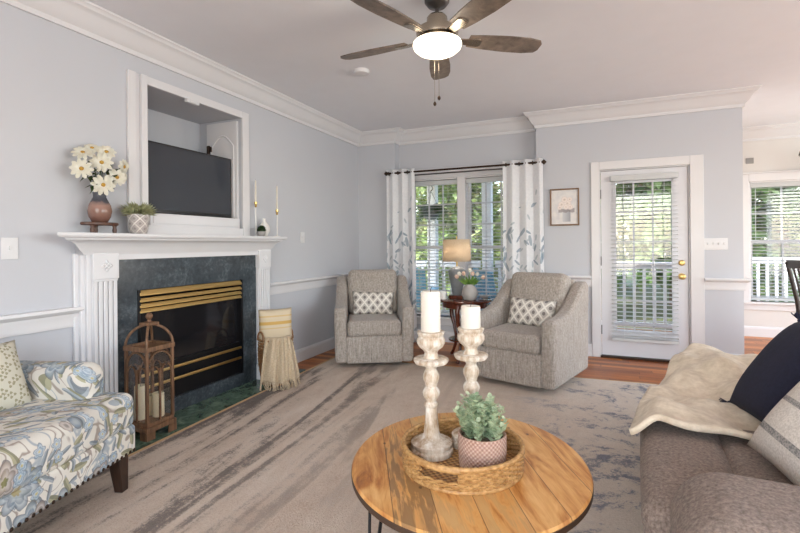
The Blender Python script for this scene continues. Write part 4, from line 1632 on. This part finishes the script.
bp = thing('basket_pillow', 'cream pillow with a mustard band standing in the wicker basket', 'pillow', (BX - .0, BY - .0, .50), rot=(R(-4), 0, R(52)))
soft(pillow_mb(.30, .36, .12, pinch=.03).build('cover', 'banded', bp, smooth=80))
tw = thing('knit_throw', 'cream knit throw with fringe hanging from the wicker basket', 'throw blanket', (BX, BY, BZ), R(52))


def thr(u, v):
    # v: 0 top (inside basket) .. 1 bottom
    hang = max(0., (v - .12) / .88)
    wd = .18 + .10 * hang ** .8
    a = (u - .5) * 2
    bow = .155 * (1 - .55 * a * a) + .004
    fold = .014 * math.sin(a * 11 + 1.) * (.35 + hang) + .008 * math.sin(a * 19 + hang * 3)
    if v < .12:
        t = v / .12
        return (a * wd * .62, -(bow - .045 * (1 - t)) , .425 + .015 * math.sin(PI * t) - .03 * (1 - t))
    return (a * wd * .62 + .03 * hang * 0, -(bow + .02 + .055 * hang ** 1.2) - fold, .425 - .36 * hang + .012 * math.sin(a * 7) * hang)


MB().grid(60, 30, thr).build('cloth', 'throw', tw, smooth=180, solid=.009)
fg = MB()
for i in range(52):
    p = Vector(thr((i + .5) / 52, 1.))
    q = p + Vector((rng.uniform(-.014, .014), rng.uniform(-.03, -.002), -.052))
    q.z = max(q.z, .006)
    e = q + Vector((rng.uniform(-.012, .012), rng.uniform(-.02, 0), 0))
    e.z = .005
    fg.tube([p, (p + q) / 2 + Vector((rng.uniform(-.004, .004), 0, 0)), q, e], [.0035, .0032, .003, .002], 5)
fg.build('fringe', 'throw', tw, smooth=60)

# ---- coffee table
CTX, CTY, CTZ = -.442, 1.668, .45
ct = thing('coffee_table', 'round mango wood coffee table with black hairpin legs on the rug', 'coffee table', (CTX, CTY, RUGZ), R(15))
zt = CTZ - RUGZ


def OV(r, z, a):                    # the top is very slightly oval
    return r / math.sqrt(math.cos(a) ** 2 + (math.sin(a) / 1.12) ** 2)


MB().lathe([(.418, zt - .034), (.426, zt - .028), (.426, zt - .006), (.420, zt)], 96, fn=OV).build('tabletop', 'mango', ct, smooth=30)
MB().lathe([(.4245, zt - .030), (.4272, zt - .026), (.4272, zt - .010), (.4245, zt - .006)], 96, cap=False, fn=OV).build('edge_band', 'table_edge', ct, smooth=30)
for an in (33, 123, 213, 303):
    c_, s_ = math.cos(R(an)), math.sin(R(an))
    px, py = .365 * c_, .365 * s_
    fx, fy = .395 * c_, .395 * s_
    l_ = MB()
    for off in (-.06, 0., .06):
        l_.tube([(px - s_ * off + (c_ * -.03 if off == 0 else 0), py + c_ * off + (s_ * -.03 if off == 0 else 0), zt - .036), (fx - s_ * off * .15, fy + c_ * off * .15, .02), (fx, fy, .006)], .0055, 8)
    l_.M = Matrix.Rotation(R(an), 4, 'Z')
    l_.box((.355, 0, zt - .037), (.07, .15, .004))
    l_.build('hairpin_leg', 'black_metal', ct, smooth=50)

TRX, TRY = -.45, 1.62
tray = thing('rattan_tray', 'round woven rattan tray with cutout handles on the coffee table', 'tray', (TRX, TRY, CTZ), R(0))
r0 = .208
MB().lathe([(.001, .004), (r0 - .004, .004), (r0 - .004, .010), (.001, .010)], 64, cap=False).build('tray_floor', 'rattan_floor', tray, smooth=30)
wvm = MB()
hand = [R(-97), R(83)]
NR = 9
for j in range(NR):
    z = .008 + j * .0078
    full = not (4 <= j <= 7)
    n_ = 260
    runs = []
    if full:
        runs.append(([2 * PI * k / n_ for k in range(n_)], True))
    else:
        hwid = .33
        for h0, h1 in ((hand[0] + hwid, hand[1] - hwid), (hand[1] + hwid, hand[0] + 2 * PI - hwid)):
            runs.append(([h0 + (h1 - h0) * k / 120 for k in range(121)], False))
    for (angs, cl) in runs:
        pts = []
        for a in angs:
            rr = r0 +   .0045 * math.sin(30 * a + (j % 2) * PI) + .004 * (j / NR)
            pts.append((rr * math.cos(a), rr * math.sin(a), z))
        wvm.tube(pts, .0046, 5, closed=cl)
for k_ in range(60):
    a = 2 * PI * (k_ + .5) / 60
    if any(abs((a - h + PI) % (2 * PI) - PI) < .35 for h in hand):
        continue
    wvm.tube([(r0 * math.cos(a), r0 * math.sin(a), .006), ((r0 + .004) * math.cos(a), (r0 + .004) * math.sin(a), .074)], .003, 5)
wvm.build('woven_wall', 'rattan', tray, smooth=60)
rim = MB()
for (rr, z, r_) in ((r0 + .004, .080, .0085), (r0, .006, .0085)):
    rim.tube([(rr * math.cos(a), rr * math.sin(a), z + .0015 * math.sin(90 * a)) for a in [2 * PI * k / 220 for k in range(220)]], r_, 7, closed=True)
rim.build('rim', 'rattan', tray, smooth=60)
for h in hand:
    MB().tube([((r0 + .004) * math.cos(h + q), (r0 + .004) * math.sin(h + q), .0745) for q in [-.36 + .72 * i / 14 for i in range(15)]], .0095, 8).build('handle', 'riser_wood' if False else 'rattan', tray, smooth=60)


def candlestick(x, y, label, clabel, ch, cr):
    z0 = CTZ + .0105
    t = thing('candlestick', label, 'candlestick', (x, y, z0))
    H_ = .458
    pr = [(.078, 0), (.081, .006), (.081, .018), (.074, .026), (.078, .032), (.078, .042), (.060, .052), (.046, .056), (.036, .062), (.030, .075), (.026, .11), (.024, .14), (.022, .172), (.027, .178), (.027, .186), (.019, .194), (.020, .20), (.031, .215), (.033, .228), (.028, .240), (.019, .250), (.023, .256), (.023, .262), (.030, .275), (.032, .290), (.026, .305), (.020, .315), (.022, .325), (.030, .332)]
    MB().lathe(pr, 36).build('turned_stem', 'whitewash', t, smooth=40)
    MB().lathe([(.030, .332), (.060, .338), (.066, .346), (.066, .354), (.058, .358), (.030, .358)], 40).build('drip_disc', 'whitewash', t, smooth=40)
    MB().lathe([(.030, .358), (.026, .366), (.024, .378), (.030, .388), (.046, .400), (.053, .414), (.053, .428), (.046, .440), (.050, .447), (.052, .455), (.050, H_), (.001, H_)], 36).build('cup', 'whitewash', t, smooth=40)
    c = thing('pillar_candle', clabel, 'candle', (x, y, z0 + H_ + .0005))
    MB().lathe([(cr * .98, 0), (cr, .003), (cr, ch - .006), (cr * .94, ch), (cr * .6, ch - .004), (.001, ch - .006)], 40).build('wax', 'candle', c, smooth=40)
    MB().tube([(0, 0, ch - .006), (.001, 0, ch + .008), (.004, 0, ch + .016)], .0014, 5).build('wick', 'wick', c)


candlestick(-.575, 1.645, 'whitewashed turned candlestick nearer the left tray edge', 'tall white pillar candle on the nearer candlestick', .150, .037)
candlestick(-.452, 1.768, 'whitewashed turned candlestick behind the potted succulent', 'short white pillar candle on the candlestick behind the plant', .085, .038)
PTX, PTY = -.372, 1.60
sp_ = thing('potted_succulent', 'pale green leafy plant in a woven pinkish pot on the tray', 'potted plant', (PTX, PTY, CTZ + .0105))
MB().lathe([(.074, 0), (.080, .006), (.084, .06), (.084, .118), (.081, .124), (.075, .122), (.073, .10)], 48).build('pot', 'woven_pot', sp_, smooth=40)
MB().lathe([(.001, .108), (.076, .108)], 28, cap=False).build('soil', 'bark', sp_)
fo = MB()
rg = random.Random(21)
for s_i in range(46):
    a = rg.uniform(0, 2 * PI)
    q0 = rg.uniform(0, .06)
    hgt = rg.uniform(.06, .15) * (1.05 - .25 * q0 / .06)
    b0 = Vector((math.cos(a) * q0, math.sin(a) * q0, .105))
    lean = rg.uniform(.1, .55) * (q0 / .06 + .3)
    tip = b0 + Vector((math.cos(a) * lean * hgt, math.sin(a) * lean * hgt, hgt))
    fo.tube([b0, b0.lerp(tip, .5) + Vector((0, 0, .005)), tip], .0014, 4)
    nl = int(hgt / .011)
    for i in range(nl + 1):
        p = b0.lerp(tip, (i + .5) / (nl + 1))
        for sgn in (0, PI):
            aa = i * 1.3 + sgn + a
            d = Vector((math.cos(aa), math.sin(aa), .45 + .3 * i / nl))
            r_ = rg.uniform(.008, .0125)
            cpt = p + d.normalized() * r_
            nrm = Vector((-math.cos(aa) * .5, -math.sin(aa) * .5, 1)).normalized()
            e1 = d.normalized()
            e2 = nrm.cross(e1).normalized()
            ring = [tuple(cpt + e1 * r_ * math.cos(2 * PI * k / 6) + e2 * r_ * .85 * math.sin(2 * PI * k / 6)) for k in range(6)]
            fo.add(ring + [tuple(cpt - nrm.normalized() * .002)], [(k, (k + 1) % 6, 6) for k in range(6)])
fo.build('foliage', 'euc', sp_, smooth=60)

# ---- sofa on the right
SRZ = R(-4.5)
SP = (.155, 2.06, RUGZ)
sf = thing('sofa', 'taupe reclining sofa at the right with padded arms', 'sofa', SP, SRZ)


def sl_(x0, x1, y0, y1, z0, z1, r, n=4, m=6, puff=(0, 0, 0), fn=None):
    return MB().rbox(((x0 + x1) / 2, (y0 + y1) / 2, (z0 + z1) / 2), (x1 - x0, y1 - y0, z1 - z0), r, n, m, puff, fn)


sl_(.05, 1.18, -.55, 1.10, .03, .30, .03).build('base', 'sofa', sf, smooth=50)
sl_(.0, .30, -.56, .50, .05, .475, .07, 5, 6, (.05, 0, .03), lambda q, un: [q[0] + (.5 - .5 * un[2]) ** 1.3 * .07 * (.5 - .5 * un[0]), q[1], q[2]]).build('footrest', 'sofa', sf, smooth=60)
sl_(.272, .98, -.56, .25, .26, .478, .05, 4, 6, (0, 0, .06)).build('seat_cushion', 'sofa', sf, smooth=60)
sl_(.272, .98, .25, 1.10, .26, .478, .05, 4, 6, (0, 0, .06)).build('seat_cushion', 'sofa', sf, smooth=60)
sl_(.88, 1.20, -.55, 1.10, .28, .96, .09, 5, 6).build('backrest', 'sofa', sf, smooth=60)
for (y0, y1, x0, zt_) in ((-.95, -.50, .075, .625), (1.10, 1.48, .26, .53)):
    sl_(x0 + .02, 1.16, y0 + .02, y1 - .02, .02, .46, .06, 4, 4).build('arm_panel', 'sofa', sf, smooth=60)
    sl_(x0, x0 + .62, y0, y1, zt_ - .275, zt_, .13, 6, 4, (0, 0, .05)).build('arm_pad', 'sofa', sf, smooth=60)
    sl_(x0 + .56, 1.18, y0 + .01, y1 - .01, zt_ - .275, zt_ - .02, .11, 6, 4).build('arm_pad', 'sofa', sf, smooth=60)

# plush blanket draped over the far seat and arm
bl = thing('plush_blanket', 'beige plush blanket draped over the far arm and seat of the sofa', 'blanket', SP, SRZ)


def sstep(a, b, x):
    t = max(0., min(1., (x - a) / (b - a)))
    return t * t * (3 - 2 * t)


def blk(u, v):
    # u along x (front to back), v along y (near to far)
    y = -.03 + v * 1.58 + .05 * math.sin(u * 5) * (1 - v)
    back = .27 * max(0., (y + .03) / 1.45) ** 1.5
    x0 = -.022 + back
    x = x0 + u * (.92 - x0)
    z = .498 + .032 * sstep(1.0, 1.16, y) - .25 * sstep(1.42, 1.54, y)
    z += .008 * sstep(.45, .95, y) * math.sin(PI * min(1, u * 1.1))
    edge = sstep(.10, 0., u)
    z -= edge * (.05 + .02 * math.sin(v * 14))
    x -= edge * .010
    ridge = .034 * math.sin(7 * v + 5.5 * u + 1.6 * math.sin(4 * u)) + .022 * math.sin(15 * v - 9 * u + 1.) + .014 * math.sin(23 * u + 9 * v) + .011 * math.sin(33 * v + 14 * u + 2 * math.sin(6 * u))
    z += ridge * (1 - .6 * edge) * (.4 + .6 * sstep(0, .25, v)) * (1 - .45 * sstep(.95, 1.2, y)) + .018
    z += .012 * sstep(.06, 0., v)
    return (x, y, z)


MB().grid(70, 80, blk).build('cloth', 'plush', bl, smooth=180, solid=.022)


def sofa_pillow(name, label, w, h, t, matn, pos, lean, yaw, roll=0.):
    p = thing(name, label, 'pillow', pos)
    q = (Matrix.Rotation(yaw, 4, 'Z') @ Matrix.Rotation(lean, 4, 'X') @ Matrix.Rotation(roll, 4, 'Y'))
    p.rotation_euler = q.to_euler()
    soft(pillow_mb(w, h, t).build('cover', matn, p, smooth=80))
    return p


np_ = sofa_pillow('throw_pillow', 'navy blue tasselled pillow leaning beside the beige blanket', .46, .48, .17, 'navy', (.715, 2.30, .72), R(-36), R(-90 + 4), R(-4))
for (sx, sz) in ((-1, -1), (1, -1), (-1, 1), (1, 1)):
    tm = MB()
    rg = random.Random(int(5 + sx + 3 * sz))
    c0 = Vector((sx * .225, 0, sz * .235))
    for _ in range(26):
        d = Vector((sx * rg.uniform(.1, 1), rg.uniform(-.6, .6), sz * rg.uniform(.1, 1))).normalized()
        e = c0 + d * rg.uniform(.03, .048)
        tm.tube([c0, (c0 + e) / 2 + Vector((0, rg.uniform(-.006, .006), 0)), e], .0024, 4)
    tm.ball(c0, .010, 8, 6)
    tm.build('tassel', 'navy', np_, smooth=60)
sofa_pillow('throw_pillow', 'off white pillow with dark stripes in front of the navy pillow', .46, .46, .17, 'striped', (.665, 1.775, .695), R(-38), R(-90 + 10), R(3))

# ---- dining nook
dc = thing('dining_chair', 'dark wood dining chair at the right edge beside the nook', 'chair', (1.84, 4.75, 0), R(98))
for sx in (-1, 1):
    MB().tube([(sx * .20, .20, .0), (sx * .20, .20, .44), (sx * .20, .24, .75), (sx * .20, .31, 1.075)], [.017, .020, .018, .016], 8).build('leg', 'dining_wood', dc, smooth=50)
    MB().tube([(sx * .19, -.19, .0), (sx * .19, -.19, .44)], [.014, .020], 8).build('leg', 'dining_wood', dc, smooth=50)
MB().rbox((0, 0, .455), (.44, .44, .04), .012).build('seat', 'dining_wood', dc, smooth=40)
tpb = MB()
tpb.rbox((0, .302, 1.055), (.42, .022, .07), .006)
tpb.build('top_rail', 'dining_wood', dc, smooth=40)
MB().rbox((0, .215, .58), (.38, .018, .05), .006).build('lower_rail', 'dining_wood', dc, smooth=40)
for i in range(5):
    xx = -.13 + .065 * i
    MB().tube([(xx, .215, .59), (xx, .245, .78), (xx, .30, 1.04)], .008, 6).build('spindle', 'dining_wood', dc, smooth=50)

pd = thing('pendant_lamp', 'dark metal pendant lamp partly seen at the right picture edge', 'pendant lamp', (2.44, 7.05, CZ))
MB().lathe([(.06, 0), (.06, -.015), (.02, -.03)], 24).build('canopy', 'black_metal', pd, smooth=40)
MB().tube([(0, 0, -.02), (0, 0, -.36)], .006, 8).build('stem', 'black_metal', pd)
MB().lathe([(.02, -.34), (.09, -.36), (.14, -.40), (.15, -.44), (.12, -.47), (.05, -.48)], 32).build('upper_shade', 'pewter', pd, smooth=50)
MB().lathe([(.05, -.49), (.11, -.505), (.135, -.55), (.13, -.59), (.10, -.62), (.03, -.63)], 32).build('lower_shade', 'pewter', pd, smooth=50)
vt = thing('wall_vent', 'small grey vent on the nook wall above the window', 'vent', (1.885, YN, 2.315))
MB().rbox((0, -.006, 0), (.085, .012, .075), .003).build('frame', 'grey_bowl', vt, smooth=40)
vm = MB()
for i in range(5):
    vm.box((0, -.013, -.024 + i * .012), (.068, .004, .006))
vm.build('slats', 'grey_bowl', vt)

# ================================================================== outdoors
struct(MB().bb(-7, 1.24, YR + .14, 7.6, -.12, -.04).build('porch_floor', 'deck'))
struct(MB().bb(-7, -.7, YR + .14, 7.7, 2.72, 2.80).bb(-7, -.7, 7.2, 7.4, 2.42, 2.72).build('porch_ceiling', 'rail_white'))
struct(MB().bb(1.4, 6.5, 7.55, 9.8, -.12, -.04).build('deck_floor', 'deck'))
struct(MB().bb(-40, 40, 7.7, 60, -1.3, -1.2).bb(-40, 40, -30, 7.7, -1.35, -1.25).build('ground_lawn', 'lawn'))


def railing(x0, x1, y, label, posts=()):
    t = thing('porch_railing', label, 'railing', ((x0 + x1) / 2, y, -.04))
    hw = (x1 - x0) / 2
    MB().rbox((0, 0, .995), (2 * hw, .09, .045), .008).build('top_rail', 'rail_white', t, smooth=40)
    MB().rbox((0, 0, .945), (2 * hw, .04, .06), .006).build('sub_rail', 'rail_white', t, smooth=40)
    MB().rbox((0, 0, .13), (2 * hw, .04, .07), .006).build('bottom_rail', 'rail_white', t, smooth=40)
    n = int(2 * hw / .125)
    for i in range(n):
        xx = -hw + (i + .5) * 2 * hw / n
        b_ = MB().box((xx, 0, .54), (.038, .038, .76)).build('baluster', 'rail_white', t)
    return t


railing(-6.2, -2.62, 7.3, 'white porch railing section left of the first column outside')
railing(-2.38, -1.70, 7.3, 'white porch railing section between the two window columns')
railing(1.6, 5.4, 9.6, 'white railing section outside the dining nook window')
railing(-1.46, 1.2, 7.3, 'white porch railing section behind the right window and door')
for (xx, lb) in ((-2.50, 'white porch column outside behind the hanging fern'), (-1.58, 'white porch column outside behind the right half of the window')):
    t = thing('porch_column', lb, 'column', (xx, 7.3, -.04))
    MB().rbox((0, 0, 1.3), (.15, .15, 2.46), .01).build('shaft', 'rail_white', t, smooth=40)
    MB().rbox((0, 0, .06), (.20, .20, .12), .008).build('base', 'rail_white', t, smooth=40)
    MB().rbox((0, 0, 2.42), (.20, .20, .08), .008).build('capital', 'rail_white', t, smooth=40)
fn_ = thing('hanging_fern', 'hanging fern basket on a dark hook outside the left window half', 'hanging plant', (-2.27, 6.55, 1.62))
MB().tube([(.02, 0, 1.10), (.02, 0, .62), (-.03, 0, .60), (-.045, 0, .56), (-.02, 0, .53), (.02, 0, .50), (.03, 0, .46), (.0, 0, .43)], .007, 8).build('hook', 'black_metal', fn_, smooth=60)
chm = MB()
for k_ in range(3):
    a = 2 * PI * k_ / 3
    chm.tube([(0, 0, .44), (.13 * math.cos(a), .13 * math.sin(a), .16)], .003, 5)
chm.build('chains', 'black_metal', fn_)
MB().lathe([(.05, .0), (.11, .03), (.14, .10), (.14, .16), (.13, .16)], 24).build('basket', 'grey_ceramic', fn_, smooth=50)
fo = MB()
rg = random.Random(4)
for _ in range(90):
    a = rg.uniform(0, 2 * PI)
    L0 = rg.uniform(.18, .34)
    up = rg.uniform(.0, .5)
    drop = rg.uniform(.1, .5)
    prev = None
    for i in range(9):
        t = i / 8
        p = Vector((math.cos(a) * L0 * t, math.sin(a) * L0 * t, .16 + up * .3 * t - drop * L0 * 2.4 * t * t))
        d = Vector((-math.sin(a), math.cos(a), -.2))
        fo.leaf(p, d, (0, 0, 1), .09 * (1.1 - t * .6), .026)
        fo.leaf(p, -d, (0, 0, 1), .09 * (1.1 - t * .6), .026)
fo.build('fronds', 'fern', fn_)


def adirondack(loc, rz, label):
    t = thing('porch_chair', label, 'chair', loc, rz)
    for i in range(5):
        xx = -.2 + i * .1
        s_ = MB()
        s_.M = Matrix.Translation((xx, .20, .36)) @ Matrix.Rotation(R(-18), 4, 'X')
        s_.rbox((0, 0, .30), (.09, .02, .66 - abs(i - 2) * .05), .006)
        s_.build('back_slat', 'blue_wood', t, smooth=40)
    for i in range(5):
        MB().rbox((0, -.26 + i * .095, .40 - i * .018), (.52, .085, .02), .005).build('seat_slat', 'blue_wood', t, smooth=40)
    for sx in (-1, 1):
        MB().rbox((sx * .30, -.05, .58), (.12, .62, .024), .008).build('arm', 'blue_wood', t, smooth=40)
        MB().rbox((sx * .27, -.28, .29), (.03, .08, .57), .005).build('leg', 'blue_wood', t, smooth=40)
        MB().rbox((sx * .27, .22, .29), (.03, .08, .57), .005).build('leg', 'blue_wood', t, smooth=40)


adirondack((-1.40, 6.55, -.04), R(165), 'blue slatted porch chair outside the right window half')
adirondack((-2.65, 6.80, -.04), R(190), 'blue slatted porch chair outside near the left window edge')


def tree(x, y, h, rad, matn, n, label, sz, seed, zc=None):
    t = thing('leafy_tree', label, 'tree', (x, y, -1.25), group='trees beyond the porch')
    rg = random.Random(seed)
    MB().tube([(0, 0, 0), (.08, .05, h * .3), (-.05, 0, h * .6), (.05, .05, h * .85)], [.2, .16, .12, .05], 10).build('trunk', 'bark', t, smooth=60)
    cr = MB()
    blobs = [(rg.uniform(-.7, .7) * rad, rg.uniform(-.6, .6) * rad, rg.uniform(.12, .92) * h, rg.uniform(.35, .6) * rad) for _ in range(18)]
    for _ in range(n):
        bx_, by_, bz_, br_ = rg.choice(blobs)
        d = Vector((rg.gauss(0, 1), rg.gauss(0, 1), rg.gauss(0, 1))).normalized()
        p = Vector((bx_, by_, bz_)) + d * br_ * rg.uniform(.6, 1.)
        cr.leaf(p, Vector((rg.gauss(0, 1), rg.gauss(0, 1), rg.gauss(0, .7) - .2)), (0, 0, 1), sz * rg.uniform(.7, 1.3), sz * .32, .1)
    cr.build('crown', matn, t)


TREES = [(-11.5, 20.5, 10., 2.5, 'tree_b', 'deep green tree farthest left beyond the porch'),
         (-8.6, 15.5, 8., 2.2, 'tree_a', 'bright green tree left of the hanging fern outside'),
         (-6.2, 20.5, 10., 2.5, 'tree_c', 'yellow green tree behind the hanging fern'),
         (-4.0, 15.5, 8., 2.2, 'tree_a', 'bright green tree beyond the left half of the window'),
         (-1.6, 20.5, 10., 2.5, 'tree_c', 'yellow green tree beyond the right half of the window'),
         (.3, 15.5, 8., 2.1, 'tree_b', 'deep green tree seen through the left of the patio door'),
         (2.35, 12.2, 7., 1.7, 'tree_b', 'deep green tree close behind the deck right of the patio door glass'),
         (2.8, 20.5, 10., 2.5, 'tree_b', 'tall deep green tree far off through the right of the patio door'),
         (4.6, 15.5, 8., 2.2, 'tree_a', 'bright green tree seen through the left of the nook window'),
         (7.6, 20.5, 10., 2.5, 'tree_c', 'yellow green tree seen through the nook window'),
         (9.1, 15.5, 8., 2.2, 'tree_b', 'deep green tree beyond the right side of the nook window')]
for i, (x, y, h, rad, mt, lb) in enumerate(TREES):
    tree(x, y, h, rad, mt, 5200, lb, .36, 100 + i)

# the wood's far edge: leaves nobody could count
ff = MB()
rg = random.Random(77)
for _ in range(9000):
    x = rg.uniform(-24, 22)
    ff.leaf((x, 27 + rg.uniform(-1.2, 1.2), rg.uniform(-1.2, 8. + 1.5 * math.sin(x * .9))), (rg.gauss(0, 1), rg.gauss(0, 1), rg.gauss(0, .7) - .2), (0, 0, 1), rg.uniform(.45, .8), .2, .1)
tag(ff.build('distant_foliage', 'tree_b'), 'dense green woodland foliage far behind the porch trees', 'foliage', kind='stuff')
